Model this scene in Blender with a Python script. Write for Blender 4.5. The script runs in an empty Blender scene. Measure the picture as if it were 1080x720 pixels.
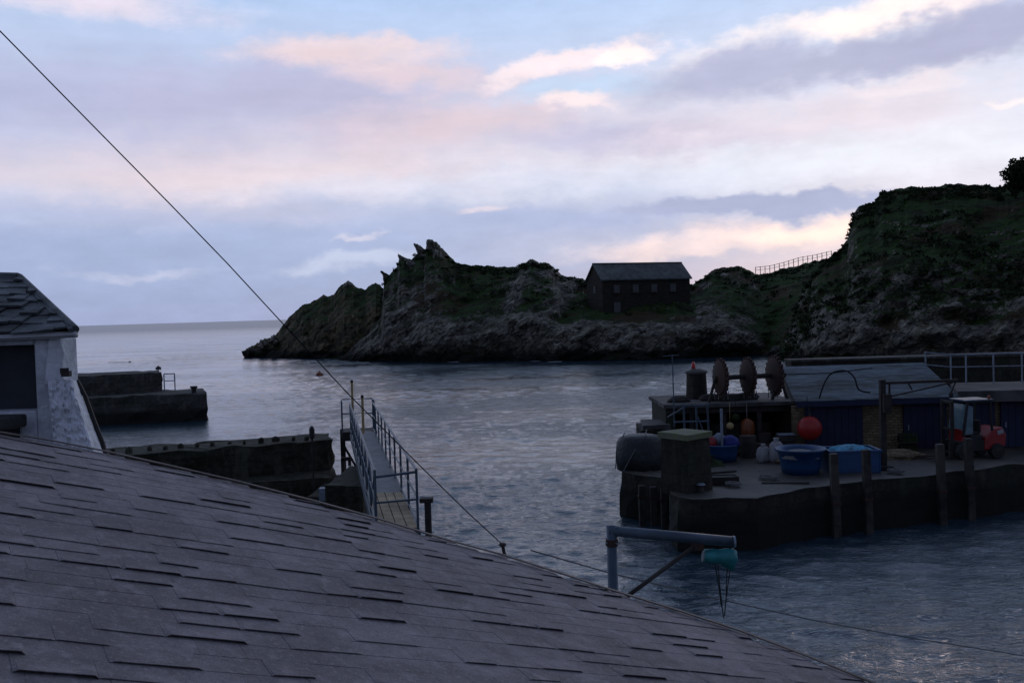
import bpy, bmesh, math, random
from mathutils import Vector, Matrix, noise
from math import radians as RD, sin, cos, pi
random.seed(7)
C = bpy.context.scene
COL = C.collection

# ------------------------------------------------------------------ camera, world, sun, exposure
CAMZ = 8.0
cd = bpy.data.cameras.new('camera'); cam = bpy.data.objects.new('camera', cd); COL.objects.link(cam)
cd.sensor_width = 36; cd.lens = 36*1000/1080; cd.clip_start = 0.1; cd.clip_end = 60000
ROT = Matrix.Rotation(RD(90-1.74), 3, 'X') @ Matrix.Rotation(RD(-1.72), 3, 'Z')
cam.location = (0, 0, CAMZ); cam.rotation_euler = ROT.to_euler()
C.camera = cam
CP = Vector((0, 0, CAMZ))
vs = C.view_settings
vs.view_transform = 'Standard'; vs.look = 'None'; vs.gamma = 1; vs.exposure = 0.0

class NT:
    """tiny node-graph helper"""
    def __init__(s, tree): s.t = tree; s.n = tree.nodes; s.l = tree.links
    def put(s, sock, v):
        if v is None: return
        if hasattr(v, 'links') or hasattr(v, 'is_output'): s.l.new(v, sock)
        else: sock.default_value = v
    def m(s, op, a, b=None, c=None, clamp=False):
        x = s.n.new('ShaderNodeMath'); x.operation = op; x.use_clamp = clamp
        s.put(x.inputs[0], a); s.put(x.inputs[1], b)
        if c is not None: s.put(x.inputs[2], c)
        return x.outputs[0]
    def mix(s, f, a, b, mode='MIX'):
        x = s.n.new('ShaderNodeMix'); x.data_type = 'RGBA'; x.blend_type = mode
        s.put(x.inputs[0], f); s.put(x.inputs[6], col4(a)); s.put(x.inputs[7], col4(b)); return x.outputs[2]
    def noise(s, vec, scale, detail=4, rough=.55, dist=0, out='Fac'):
        x = s.n.new('ShaderNodeTexNoise'); s.put(x.inputs['Vector'], vec)
        s.put(x.inputs['Scale'], scale); x.inputs['Detail'].default_value = detail
        x.inputs['Roughness'].default_value = rough; x.inputs['Distortion'].default_value = dist
        return x.outputs[out]
    def ramp(s, f, stops, interp='LINEAR'):
        x = s.n.new('ShaderNodeValToRGB'); s.put(x.inputs[0], f); r = x.color_ramp; r.interpolation = interp
        while len(r.elements) < len(stops): r.elements.new(.5)
        for e, (p, c) in zip(r.elements, stops): e.position = p; e.color = col4(c)
        return x.outputs[0]
    def mapr(s, v, a, b, c=0., d=1., smooth=True):
        x = s.n.new('ShaderNodeMapRange'); x.interpolation_type = 'SMOOTHSTEP' if smooth else 'LINEAR'
        s.put(x.inputs[0], v)
        for i, q in enumerate((a, b, c, d)): s.put(x.inputs[i+1], q)
        return x.outputs[0]
    def vec(s, x_, y_, z_):
        x = s.n.new('ShaderNodeCombineXYZ')
        for i, q in enumerate((x_, y_, z_)): s.put(x.inputs[i], q)
        return x.outputs[0]
    def sep(s, v):
        x = s.n.new('ShaderNodeSeparateXYZ'); s.put(x.inputs[0], v); return x.outputs
    def mapping(s, v, scale=(1, 1, 1), rot=(0, 0, 0), loc=(0, 0, 0)):
        x = s.n.new('ShaderNodeMapping'); s.put(x.inputs[0], v)
        x.inputs['Scale'].default_value = scale; x.inputs['Rotation'].default_value = rot; x.inputs['Location'].default_value = loc
        return x.outputs[0]
    def bump(s, h, strength=.5, dist=.05, normal=None):
        x = s.n.new('ShaderNodeBump'); s.put(x.inputs['Height'], h); s.put(x.inputs['Strength'], strength)
        s.put(x.inputs['Distance'], dist)
        if normal is not None: s.put(x.inputs['Normal'], normal)
        return x.outputs[0]

def col4(c):
    if isinstance(c, (tuple, list)): return (c[0], c[1], c[2], 1.0) if len(c) == 3 else tuple(c)
    return c
def srgb(r, g, b):
    f = lambda v: ((v/255+.055)/1.055)**2.4 if v > 10 else v/255/12.92
    return (f(r), f(g), f(b))

SUN_AZ, SUN_EL = RD(24), RD(7)       # the sun sits low behind cloud, ahead and to the right
def make_world():
    w = bpy.data.worlds.new('World'); C.world = w; w.use_nodes = True
    g = NT(w.node_tree); g.n.clear()
    out = g.n.new('ShaderNodeOutputWorld'); bg = g.n.new('ShaderNodeBackground'); g.l.new(bg.outputs[0], out.inputs[0])
    sky = g.n.new('ShaderNodeTexSky'); sky.sky_type = 'NISHITA'; sky.sun_disc = False
    sky.sun_elevation = SUN_EL; sky.sun_rotation = SUN_AZ; sky.altitude = 10; sky.air_density = 1.2; sky.dust_density = .6; sky.ozone_density = 2.2
    nish = g.mix(1, sky.outputs[0], (.085, .085, .085), 'MULTIPLY')
    tc = g.n.new('ShaderNodeTexCoord'); d = tc.outputs['Generated']
    x, y, z = g.sep(d)
    h = g.m('SQRT', g.m('ADD', g.m('MULTIPLY', x, x), g.m('MULTIPLY', y, y)))
    U = g.m('MULTIPLY', g.m('ARCTAN2', x, y), 10.0)          # azimuth in 1/10 rad, right positive
    V = g.m('MULTIPLY', g.m('ARCTAN2', z, h), 10.0)          # elevation in 1/10 rad
    # colour of clear air and thin high cloud by height
    base = g.ramp(g.m('DIVIDE', V, 15.7), [(0.0, srgb(142, 156, 196)), (.055, srgb(158, 171, 210)), (.10, srgb(200, 207, 231)),
             (.15, srgb(196, 206, 232)), (.21, srgb(172, 196, 234)), (.36, srgb(142, 158, 194)), (1.0, srgb(122, 130, 158))])
    col = g.mix(.15, base, nish)
    P = g.vec(U, g.m('MULTIPLY', V, 1.7), 0.0)
    n1 = g.noise(P, .8, 4, .55, 0); n2 = g.noise(g.mapping(P, (1, 1.2, 1), loc=(3, 7, 0)), 2.3, 6, .62, 0)
    n3 = g.noise(g.mapping(P, (.35, 1.7, 1), rot=(0, 0, RD(-10)), loc=(9, 1, 0)), 1.3, 3, .55)
    nn = g.m('ADD', g.m('MULTIPLY', g.m('SUBTRACT', n1, .5), 2.0), g.m('MULTIPLY', g.m('SUBTRACT', n2, .5), 1.3))
    wn = g.noise(P, 1.5, 4, .6, out='Color'); wx_, wy_, wz_ = g.sep(wn)
    UV = g.vec(g.m('ADD', U, g.m('MULTIPLY_ADD', wx_, .7, -.35)), g.m('ADD', V, g.m('MULTIPLY_ADD', wy_, .46, -.23)), 0.0); tk = {}
    def blob(px, py, rx, ry, tilt, colour, amt, k=1.0, soft=.75):
        nonlocal col
        lum = sum(colour)/3; wm = max(0, min(1, (lum-.5)*3)); colour = (colour[0]*(1.02+.06*wm), colour[1]*(1.05-.035*wm), colour[2]*(.985-.05*wm)); soft *= 1.5
        cu = math.atan((px-540)/1000)*10; hy = 345.8-.03*px; cv = math.atan((hy-py)/1000)*10
        mp = g.n.new('ShaderNodeMapping'); mp.vector_type = 'TEXTURE'; g.l.new(UV, mp.inputs[0])
        mp.inputs['Location'].default_value = (cu, cv, 0); mp.inputs['Rotation'].default_value = (0, 0, RD(tilt)); mp.inputs['Scale'].default_value = (rx/100, ry/100, 1)
        ln = g.n.new('ShaderNodeVectorMath'); ln.operation = 'LENGTH'; g.l.new(mp.outputs[0], ln.inputs[0])
        if k not in tk: tk[k] = g.m('MULTIPLY_ADD', nn, k*.55, 1.0)
        f = g.mapr(g.m('SUBTRACT', tk[k], ln.outputs['Value']), -soft*.35, soft, 0, amt)
        col = g.mix(f, col, colour)
    # rosy veil across the left and middle, then the darker bellies, bright rims last
    blob(160, 300, 520, 62, 0, srgb(150, 163, 202), .60, .6, .9)
    blob(330, 160, 620, 62, 3, srgb(204, 190, 208), .75, .8, .9)
    blob(260, 190, 420, 26, 1, srgb(220, 202, 208), .65, .8, .9)
    blob(60, 128, 330, 66, 5, srgb(158, 162, 200), .85, .7, .8)
    blob(330, 112, 290, 44, 2, srgb(172, 169, 201), .85, 1.0, .6)
    blob(500, 130, 160, 30, 4, srgb(210, 190, 202), .75, 1.1, .7)
    blob(70, 24, 170, 26, -3, srgb(214, 206, 226), .90, 1.1, .5)
    blob(380, 62, 130, 16, 0, srgb(218, 200, 210), .85, 1.3, .5)
    blob(450, 84, 110, 18, -5, srgb(214, 192, 202), .7, 1.2, .6)
    blob(620, 96, 110, 14, 3, srgb(178, 198, 230), .80, .8, .5)
    blob(600, 70, 110, 13, 12, srgb(228, 216, 228), .95, 1.1, .4)
    blob(662, 62, 44, 11, 5, srgb(238, 228, 234), .95, 1.1, .35)
    blob(622, 112, 40, 11, 0, srgb(228, 216, 226), .9, 1.2, .4)
    blob(700, 146, 190, 19, -2, srgb(180, 176, 206), .90, .9, .45)
    blob(870, 138, 230, 28, 2, srgb(212, 202, 217), .75, 1.1, .6)
    blob(930, 178, 330, 24, 0, srgb(216, 222, 239), .85, .7, .7)
    blob(540, 195, 260, 16, 0, srgb(202, 207, 230), .65, .9, .7)
    blob(930, 40, 180, 20, 6, srgb(240, 232, 236), .95, 1.1, .4)
    blob(1060, 20, 90, 18, 8, srgb(238, 230, 236), .9, 1.1, .4)
    blob(905, 82, 225, 27, 3, srgb(168, 168, 197), .92, 1.3, .42)
    blob(1060, 62, 160, 30, 5, srgb(164, 164, 195), .90, 1.2, .45)
    blob(800, 78, 70, 22, 10, srgb(172, 172, 203), .9, 1.0, .4)
    blob(960, 108, 60, 10, 3, srgb(226, 216, 226), .6, 1.2, .5)
    blob(1075, 130, 30, 6, 3, srgb(236, 228, 234), .7, 1.0, .5)
    blob(560, 232, 240, 17, 0, srgb(163, 170, 206), .85, 1.0, .5)
    blob(300, 228, 110, 8, 0, srgb(178, 178, 206), .7, 1.2, .6)
    blob(90, 238, 130, 9, 0, srgb(168, 174, 208), .7, 1.2, .6)
    blob(640, 258, 150, 22, 0, srgb(182, 183, 210), .7, .8, .7)
    blob(380, 276, 90, 10, 4, srgb(186, 192, 218), .7, 1.3, .6)
    blob(160, 293, 70, 7, 3, srgb(184, 186, 212), .6, 1.3, .6)
    blob(512, 218, 26, 6, 3, srgb(212, 202, 218), .7, 1.2, .5)
    blob(385, 248, 26, 5, 0, srgb(204, 200, 218), .6, 1.2, .5)
    blob(800, 220, 170, 13, 0, srgb(160, 165, 198), .97, .6, .28)
    blob(790, 254, 190, 18, 3, srgb(234, 214, 216), .85, 1.2, .6)
    blob(860, 246, 80, 13, 5, srgb(250, 226, 220), .97, .9, .6)
    blob(750, 268, 120, 9, 2, srgb(222, 204, 210), .7, 1.4, .6)
    # fine streaking of the cloud sheet
    st = g.m('ADD', g.m('MULTIPLY', g.m('SUBTRACT', n3, .5), .20), g.m('ADD', g.m('MULTIPLY', g.m('SUBTRACT', n2, .5), .22), 1.0))
    col = g.mix(1, col, g.vec(st, st, st), 'MULTIPLY')
    # the sky away from the sunset is dimmer
    fr = g.mapr(y, -.35, .72, .36, 1.0)
    k = fr
    col = g.mix(1, col, g.vec(k, k, g.m('POWER', k, .85)), 'MULTIPLY')
    g.l.new(col, bg.inputs[0]); bg.inputs[1].default_value = 1.24
    w.cycles.sampling_method = 'MANUAL'; w.cycles.sample_map_resolution = 512
make_world()
sd = bpy.data.lights.new('sun', 'SUN'); sd.energy = .22; sd.angle = RD(14); sd.color = (1.0, .8, .72)
so = bpy.data.objects.new('sun', sd); COL.objects.link(so)
sv = Vector((sin(SUN_AZ)*cos(SUN_EL), cos(SUN_AZ)*cos(SUN_EL), sin(SUN_EL)))
so.rotation_euler = sv.to_track_quat('Z', 'Y').to_euler()
C.render.engine = 'CYCLES'; C.cycles.max_bounces = 5; C.cycles.diffuse_bounces = 2; C.cycles.glossy_bounces = 3

# ------------------------------------------------------------------ measuring helpers (pixel of the 1080x720 photo -> point in the world)
def ray(px, py): return ROT @ Vector(((px-540)/1000, -(py-360)/1000, -1))
def P(px, py, d):
    r = ray(px, py); return CP + r*(d/r.y)
def Pz(px, py, z):
    r = ray(px, py); return CP + r*((z-CAMZ)/r.z)
def lerp(a, b, t): return a+(b-a)*t
def interp(tab, x):
    if x <= tab[0][0]: return tab[0][1]
    for (a, va), (b, vb) in zip(tab, tab[1:]):
        if x <= b: return va+(vb-va)*(x-a)/(b-a) if b > a else vb
    return tab[-1][1]
def sstep(a, b, x):
    t = min(1, max(0, (x-a)/(b-a))); return t*t*(3-2*t)

# ------------------------------------------------------------------ mesh builder
class MB:
    def __init__(s): s.v = []; s.f = []
    def add(s, vs_, fs): o = len(s.v); s.v += [tuple(v) for v in vs_]; s.f += [tuple(i+o for i in f) for f in fs]; return s
    def box(s, c, size, rz=0, M=None, taper=1.0):
        c = Vector(c); hx, hy, hz = [q/2 for q in size]; R = M if M is not None else Matrix.Rotation(rz, 3, 'Z')
        vv = []
        for k, dz in enumerate((-hz, hz)):
            t = 1 if k == 0 else taper
            for dx, dy in ((-hx, -hy), (hx, -hy), (hx, hy), (-hx, hy)): vv.append(c+R @ Vector((dx*t, dy*t, dz)))
        return s.add(vv, [(3, 2, 1, 0), (4, 5, 6, 7), (0, 1, 5, 4), (1, 2, 6, 5), (2, 3, 7, 6), (3, 0, 4, 7)])
    def beam(s, a, b, w, h=None):
        a, b = Vector(a), Vector(b); h = h or w; d = (b-a); L = d.length
        q = d.to_track_quat('Z', 'Y').to_matrix()
        return s.box((a+b)/2, (w, h, L), M=q)
    def tube(s, pts, r, n=8, caps=True, r2=None):
        pts = [Vector(p) for p in pts]; N = len(pts); rings = []
        t0 = (pts[1]-pts[0]).normalized(); up = Vector((0, 0, 1)) if abs(t0.z) < .9 else Vector((1, 0, 0))
        a = t0.cross(up).normalized()
        for i, p in enumerate(pts):
            t = (pts[min(i+1, N-1)]-pts[max(i-1, 0)]).normalized()
            a = (a-t*a.dot(t)).normalized(); b = t.cross(a)
            rr = r if r2 is None else lerp(r, r2, i/(N-1))
            rings.append([p+(a*cos(2*pi*k/n)+b*sin(2*pi*k/n))*rr for k in range(n)])
        vv = [v for R_ in rings for v in R_]; ff = []
        for i in range(N-1):
            for k in range(n): ff.append((i*n+k, i*n+(k+1) % n, (i+1)*n+(k+1) % n, (i+1)*n+k))
        if caps: ff.append(tuple(range(n))[::-1]); ff.append(tuple((N-1)*n+k for k in range(n)))
        return s.add(vv, ff)
    def lathe(s, c, prof, n=20, sx=1, sy=1, M=None, wob=0):
        c = Vector(c); vv = []; ff = []
        for i, (r, z) in enumerate(prof):
            for k in range(n):
                a = 2*pi*k/n; w = 1+wob*(noise.noise(Vector((cos(a)*1.7+c.x, sin(a)*1.7, z*3+c.y))))
                p = Vector((cos(a)*r*sx*w, sin(a)*r*sy*w, z))
                if M is not None: p = M @ p
                vv.append(c+p)
        for i in range(len(prof)-1):
            for k in range(n): ff.append((i*n+k, i*n+(k+1) % n, (i+1)*n+(k+1) % n, (i+1)*n+k))
        ff.append(tuple(range(n))[::-1]); ff.append(tuple((len(prof)-1)*n+k for k in range(n)))
        return s.add(vv, ff)
    def prism(s, poly, z0, z1, seg=1.0, rough=0, flare=0):
        """walls subdivided and roughened by noise, flat top following the walls"""
        pts = []
        n = len(poly)
        for i in range(n):
            a, b = Vector(poly[i]), Vector(poly[(i+1) % n]); k = max(1, int((b-a).length/seg))
            pts += [a.lerp(b, j/k) for j in range(k)]
        cen = sum(pts, Vector((0, 0)))/len(pts); nz = max(1, int((z1-z0)/seg)); m = len(pts); vv = []; ff = []
        for j in range(nz+1):
            z = lerp(z0, z1, j/nz)
            for p in pts:
                o = (p-cen).normalized(); w = noise.noise(Vector((p.x*1.3, p.y*1.3, z*1.6)))*rough+(flare*(1-j/nz))
                vv.append((p.x+o.x*w, p.y+o.y*w, z+(noise.noise(Vector((p.x*.9, p.y*.9, 5)))*rough*.5 if j == nz else 0)))
        for j in range(nz):
            for i in range(m): ff.append((j*m+i, j*m+(i+1) % m, (j+1)*m+(i+1) % m, (j+1)*m+i))
        ff.append(tuple(nz*m+i for i in range(m))); ff.append(tuple(range(m))[::-1])
        return s.add(vv, ff)
    def build(s, name, m, parent=None, smooth=False, bevel=0):
        me = bpy.data.meshes.new(name); me.from_pydata(s.v, [], s.f); me.update()
        o = bpy.data.objects.new(name, me); COL.objects.link(o)
        for q in (m if isinstance(m, (list, tuple)) else [m]): me.materials.append(q)
        if smooth: me.polygons.foreach_set('use_smooth', [True]*len(me.polygons))
        if parent is not None:
            o.parent = parent; o.matrix_parent_inverse = Matrix.Translation(-parent.location)
        if bevel:
            md = o.modifiers.new('bevel', 'BEVEL'); md.width = bevel; md.segments = 2; md.limit_method = 'ANGLE'
        return o

def tag(o, label=None, cat=None, group=None, kind=None):
    if label: o['label'] = label
    if cat: o['category'] = cat
    if group: o['group'] = group
    if kind: o['kind'] = kind
    return o
def thing(name, loc, label, cat, group=None):
    o = bpy.data.objects.new(name, None); o.location = loc; COL.objects.link(o); o.empty_display_size = .2
    return tag(o, label, cat, group)

# ------------------------------------------------------------------ materials
MATS = {}
def mat(name, colour, rough=.8, var=.25, scale=6, bump=.3, bdist=.01, metal=0, spec=.5, second=None, detail=5):
    m = bpy.data.materials.new(name); m.use_nodes = True; g = NT(m.node_tree); b = g.n['Principled BSDF']
    tc = g.n.new('ShaderNodeTexCoord'); o = tc.outputs['Object']
    n = g.noise(o, scale, detail, .6); n2 = g.noise(o, scale*.23, 3, .5)
    sec = second if second else tuple(c*(1-var*1.6) for c in colour)
    c = g.mix(g.mapr(g.m('ADD', g.m('MULTIPLY', n, .6), g.m('MULTIPLY', n2, .5)), .35, .75), sec, tuple(min(1, q*(1+var*.5)) for q in colour))
    g.l.new(c, b.inputs['Base Color']); b.inputs['Roughness'].default_value = rough; b.inputs['Metallic'].default_value = metal
    b.inputs['Specular IOR Level'].default_value = spec
    if bump: g.l.new(g.bump(g.noise(o, scale*2.5, 4, .6), bump, bdist), b.inputs['Normal'])
    MATS[name] = m; return m

def stone_mat(name, pale, dark, bw=.55, bh=.28, moss=(.03, .045, .015), mossamt=.5, wet=None, bdist=.06, amt=.8):
    m = bpy.data.materials.new(name); m.use_nodes = True; g = NT(m.node_tree); b = g.n['Principled BSDF']
    tc = g.n.new('ShaderNodeTexCoord'); o = tc.outputs['Object']; x, y, z = g.sep(o)
    wv = g.noise(o, 1.6, 3, .5, out='Color'); wx, wy, wz = g.sep(wv)
    u = g.m('ADD', g.m('ADD', x, g.m('MULTIPLY', y, .6)), g.m('MULTIPLY', wx, .25)); v = g.m('ADD', z, g.m('MULTIPLY', wy, .18))
    br = g.n.new('ShaderNodeTexBrick'); g.l.new(g.vec(u, v, 0), br.inputs['Vector'])
    br.inputs['Scale'].default_value = 1; br.inputs['Brick Width'].default_value = bw; br.inputs['Row Height'].default_value = bh
    br.inputs['Mortar Size'].default_value = .018; br.inputs['Mortar Smooth'].default_value = .3
    br.inputs['Color1'].default_value = col4(pale); br.inputs['Color2'].default_value = col4(dark)
    br.inputs['Mortar'].default_value = col4(tuple(c*.5 for c in dark)); br.offset = .43
    n = g.noise(o, 3.2, 7, .7); n2 = g.noise(o, .7, 6, .65)
    flat = g.mix(g.mapr(g.noise(o, 5.5, 6, .7), .35, .65), dark, pale); st_ = g.noise(g.mapping(o, (2.2, 2.2, .35)), 1.0, 5, .6); flat = g.mix(g.mapr(st_, .52, .68, 0, .7), flat, tuple(q*1.9 for q in pale) if pale[0] < .3 else pale)
    c = g.mix(amt, flat, br.outputs['Color']); c = g.mix(g.mapr(n, .42, .75, 0, .6), c, tuple(q*.5 for q in dark))
    c = g.mix(g.mapr(n2, .5, .68, 0, mossamt), c, moss)
    if wet is not None: c = g.mix(g.mapr(g.m('ADD', z, g.m('MULTIPLY', n2, .6)), wet, wet+.5, .92, 0), c, (.008, .010, .007))
    g.l.new(c, b.inputs['Base Color']); b.inputs['Roughness'].default_value = .85; b.inputs['Specular IOR Level'].default_value = .3
    h = g.m('ADD', g.m('MULTIPLY', br.outputs['Fac'], -.7*amt), g.m('MULTIPLY', n, .9))
    g.l.new(g.bump(h, .8, bdist), b.inputs['Normal']); return m

def make_headland_mat(name, tone=(1, 1, 1), seedoff=0):
    m = bpy.data.materials.new(name); m.use_nodes = True; g = NT(m.node_tree); b = g.n['Principled BSDF']
    tc = g.n.new('ShaderNodeTexCoord'); o = g.mapping(tc.outputs['Object'], loc=(seedoff, seedoff*.7, 0)); ox, oy, oz = g.sep(tc.outputs['Object'])
    at_ = g.n.new('ShaderNodeAttribute'); at_.attribute_name = 'grass'; ga = at_.outputs['Fac']
    ro = g.mapping(o, (1, 1, 1), rot=(RD(15), RD(38), RD(20)))
    st = g.noise(g.mapping(ro, (.38, .75, 1.7)), 1.0, 9, .74, .2)
    n = g.noise(o, .35, 7, .65); n2 = g.noise(o, 1.4, 7, .7); n3 = g.noise(o, .09, 4, .6)
    rock = g.ramp(g.m('ADD', g.m('MULTIPLY', st, .65), g.m('MULTIPLY', n2, .35)), [(.32, (.04, .038, .032)), (.44, (.14, .135, .115)), (.52, (.30, .28, .215)), (.61, (.64, .605, .50))]); rock = g.mix(1, rock, tone, 'MULTIPLY')
    vo = g.n.new('ShaderNodeTexVoronoi'); vo.feature = 'DISTANCE_TO_EDGE'; g.l.new(g.mapping(ro, (.16, .35, .8)), vo.inputs['Vector']); vo.inputs['Scale'].default_value = 1
    nd = g.noise(g.mapping(ro, (.12, .2, .35), loc=(5, 2, 1)), 1.0, 6, .65, .3)
    rock = g.mix(g.mapr(nd, .38, .56, .66, 0), rock, (.030, .028, .023))
    rock = g.mix(g.mapr(g.m('ADD', vo.outputs['Distance'], g.m('MULTIPLY_ADD', n2, .25, -.12)), .0, .07, .85, 0), rock, (.02, .019, .017))
    rock = g.mix(g.mapr(n, .5, .66, 0, .6), rock, (.13, .115, .055))           # lichen and soil stains
    rock = g.mix(g.mapr(g.m('ADD', oz, g.m('MULTIPLY', n2, 1.6)), 1.6, 3.2, .95, 0), rock, (.014, .015, .013))  # weed below the tide mark
    grass = g.mix(g.mapr(n2, .35, .65), (.020, .042, .011), (.055, .105, .022))
    grass = g.mix(g.mapr(n, .50, .60, 0, .9), grass, (.022, .026, .010))
    grass = g.mix(g.mapr(n3, .52, .62, 0, .8), grass, (.075, .045, .026))        # bracken
    slope = g.sep(g.n.new('ShaderNodeNewGeometry').outputs['Normal'])[2]
    f = g.m('ADD', g.m('ADD', g.m('MULTIPLY_ADD', ga, .46, -.03), g.m('MULTIPLY', g.m('SUBTRACT', slope, .35), .8)), g.m('ADD', g.m('MULTIPLY', g.m('SUBTRACT', n, .5), 3.2), g.m('MULTIPLY', g.m('SUBTRACT', st, .5), .8)))
    c = g.mix(g.mapr(f, .42, .58), rock, grass)
    g.l.new(c, b.inputs['Base Color']); b.inputs['Roughness'].default_value = .95; b.inputs['Specular IOR Level'].default_value = .15
    hh = g.m('ADD', st, g.m('MULTIPLY', n2, .8))
    g.l.new(g.bump(hh, .9, 1.2), b.inputs['Normal']); return m

def make_water_mat():
    m = bpy.data.materials.new('sea_water'); m.use_nodes = True; g = NT(m.node_tree); b = g.n['Principled BSDF']
    tc = g.n.new('ShaderNodeTexCoord'); o = tc.outputs['Object']
    b.inputs['Base Color'].default_value = (.026, .052, .070, 1); g.l.new(g.mapr(g.sep(o)[1], 150, 1200, .07, .32), b.inputs['Roughness'])
    b.inputs['IOR'].default_value = 1.6; b.inputs['Specular IOR Level'].default_value = .5
    calm = g.noise(g.mapping(o, (.035, .07, 1), loc=(3.1, 1.7, 0)), 1, 3, .5)
    am = g.mapr(calm, .38, .62, .45, 1.25)
    w2 = g.noise(g.mapping(o, (3.0, 6.0, 1), rot=(0, 0, RD(12))), 1, 4, .6, .6)
    w3 = g.noise(g.mapping(o, (7., 10., 1), rot=(0, 0, RD(-35))), 1, 2, .6, .3)
    h = g.m('ADD', g.m('MULTIPLY', w2, .045), g.m('MULTIPLY', w3, .020))
    h = g.m('MULTIPLY', h, am)
    g.l.new(g.bump(h, 1.0, 1.0), b.inputs['Normal']); return m

M_water = make_water_mat()
M_rock = make_headland_mat('headland_rock_and_turf'); M_rockA = make_headland_mat('point_rock_and_turf', (.60, .52, .36), 17); M_rock2 = make_headland_mat('cliff_rock_and_turf', seedoff=41)
M_quay = stone_mat('quay_masonry', (.040, .037, .027), (.014, .0135, .011), .8, .35, wet=1.25, amt=.4)
M_pier = stone_mat('pier_masonry', (.085, .083, .07), (.035, .034, .03), .7, .35, amt=.4, wet=1.0)
M_weed = stone_mat('weedy_masonry', (.055, .055, .036), (.014, .015, .008), .5, .25, amt=.25, bdist=.2, moss=(.012, .019, .006), mossamt=.85, wet=1.2)
M_conc = mat('worn_concrete', (.085, .082, .075), .9, .45, 1.3, .5, .02)
M_deck = mat('wet_quay_concrete', (.070, .058, .040), .6, .6, 1.1, .8, .04, second=(.022, .024, .022), detail=7)
M_white = stone_mat('whitewashed_rubble', (.80, .82, .84), (.66, .68, .70), .42, .2, amt=.12, moss=(.26, .27, .26), mossamt=.45, bdist=.035)
M_render = mat('limewashed_render', (.68, .71, .74), .9, .25, 5, .9, .04)
M_dark = mat('dark_timber', (.035, .03, .025), .85, .4, 4, .4, .01)
M_black = mat('black_rubber', (.015, .015, .015), .7, .3, 4, .2)
M_wood = mat('weathered_planks', (.38, .31, .19), .85, .35, 3, .4, .01)
M_grate = mat('walkway_grating', (.16, .18, .19), .7, .25, 8, .3)
M_pile = mat('weathered_piles', (.05, .047, .038), .9, .5, 3, .6, .02)
M_steel = mat('painted_blue_grey_steel', (.065, .10, .13), .5, .25, 5, .2, metal=.3)
M_galv = mat('galvanised_steel', (.24, .29, .34), .5, .25, 8, .1, metal=.5)
M_rust = mat('rusty_iron', (.045, .018, .010), .85, .6, 5, .6, .02, second=(.03, .02, .016))
M_pole = mat('tan_pole', (.45, .33, .14), .7, .2, 3, .1)
M_bluewall = mat('navy_painted_boards', (.008, .013, .045), .75, .3, 2, .2)
M_roofsheet = mat('pale_roof_felt', (.075, .115, .14), .95, .5, 1.6, .6, .03, spec=.1, detail=8)
M_tub = mat('blue_plastic', (.008, .055, .15), .4, .2, 3, .1)
M_net = mat('pale_blue_net', (.10, .38, .55), .8, .5, 9, .8, .04)
M_red = mat('red_buoy_plastic', (.34, .014, .01), .45, .1, 3, .05)
M_redp = mat('red_machine_paint', (.30, .014, .012), .4, .2, 3, .1)
M_orange = mat('orange_float', (.22, .06, .012), .5, .3, 4, .2)
M_sack = mat('white_sack', (.30, .30, .30), .8, .2, 5, .4, .02)
M_teal = mat('teal_hoist_cover', (.02, .26, .27), .55, .35, 6, .4, .01)
M_glass = mat('windscreen_painted_reflection', (.14, .22, .24), .15, .2, 4, 0)  # pale opaque tone stands in for the reflection on the cab glass
M_brick = stone_mat('rough_brick', (.26, .20, .11), (.13, .10, .06), .3, .12, mossamt=.2, bdist=.03)
M_rope = mat('rope', (.16, .16, .15), .9, .2, 10, .2)
M_wire = mat('dark_cable', (.016, .017, .020), .95, .1, 4, 0, spec=.0)
M_slate = mat('old_roof_slate', (.13, .145, .15), .75, .5, 3.0, .6, .02, second=(.014, .018, .016))
M_loftroof = mat('loft_slates', (.10, .12, .11), .8, .35, 1.5, .4, .05)
M_loftwall = stone_mat('loft_stone', (.050, .042, .032), (.025, .022, .018), .6, .3, mossamt=.3)
M_shut = mat('grey_shutters', (.10, .10, .095), .8, .2, 3, .2)
M_leaf = mat('dark_foliage', (.022, .040, .012), .9, .5, 1.2, 0, spec=.2)
M_bark = mat('bark', (.05, .04, .03), .9, .3, 3, .4)
M_foam = mat('sea_foam', (.6, .63, .66), .7, .2, 3, .2)
M_lens = mat('red_lamp_lens', (.5, .02, .02), .3, .1, 3, 0)
M_gutter = mat('pale_gutter', (.42, .43, .44), .5, .2, 5, .1)
M_skin = None

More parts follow.
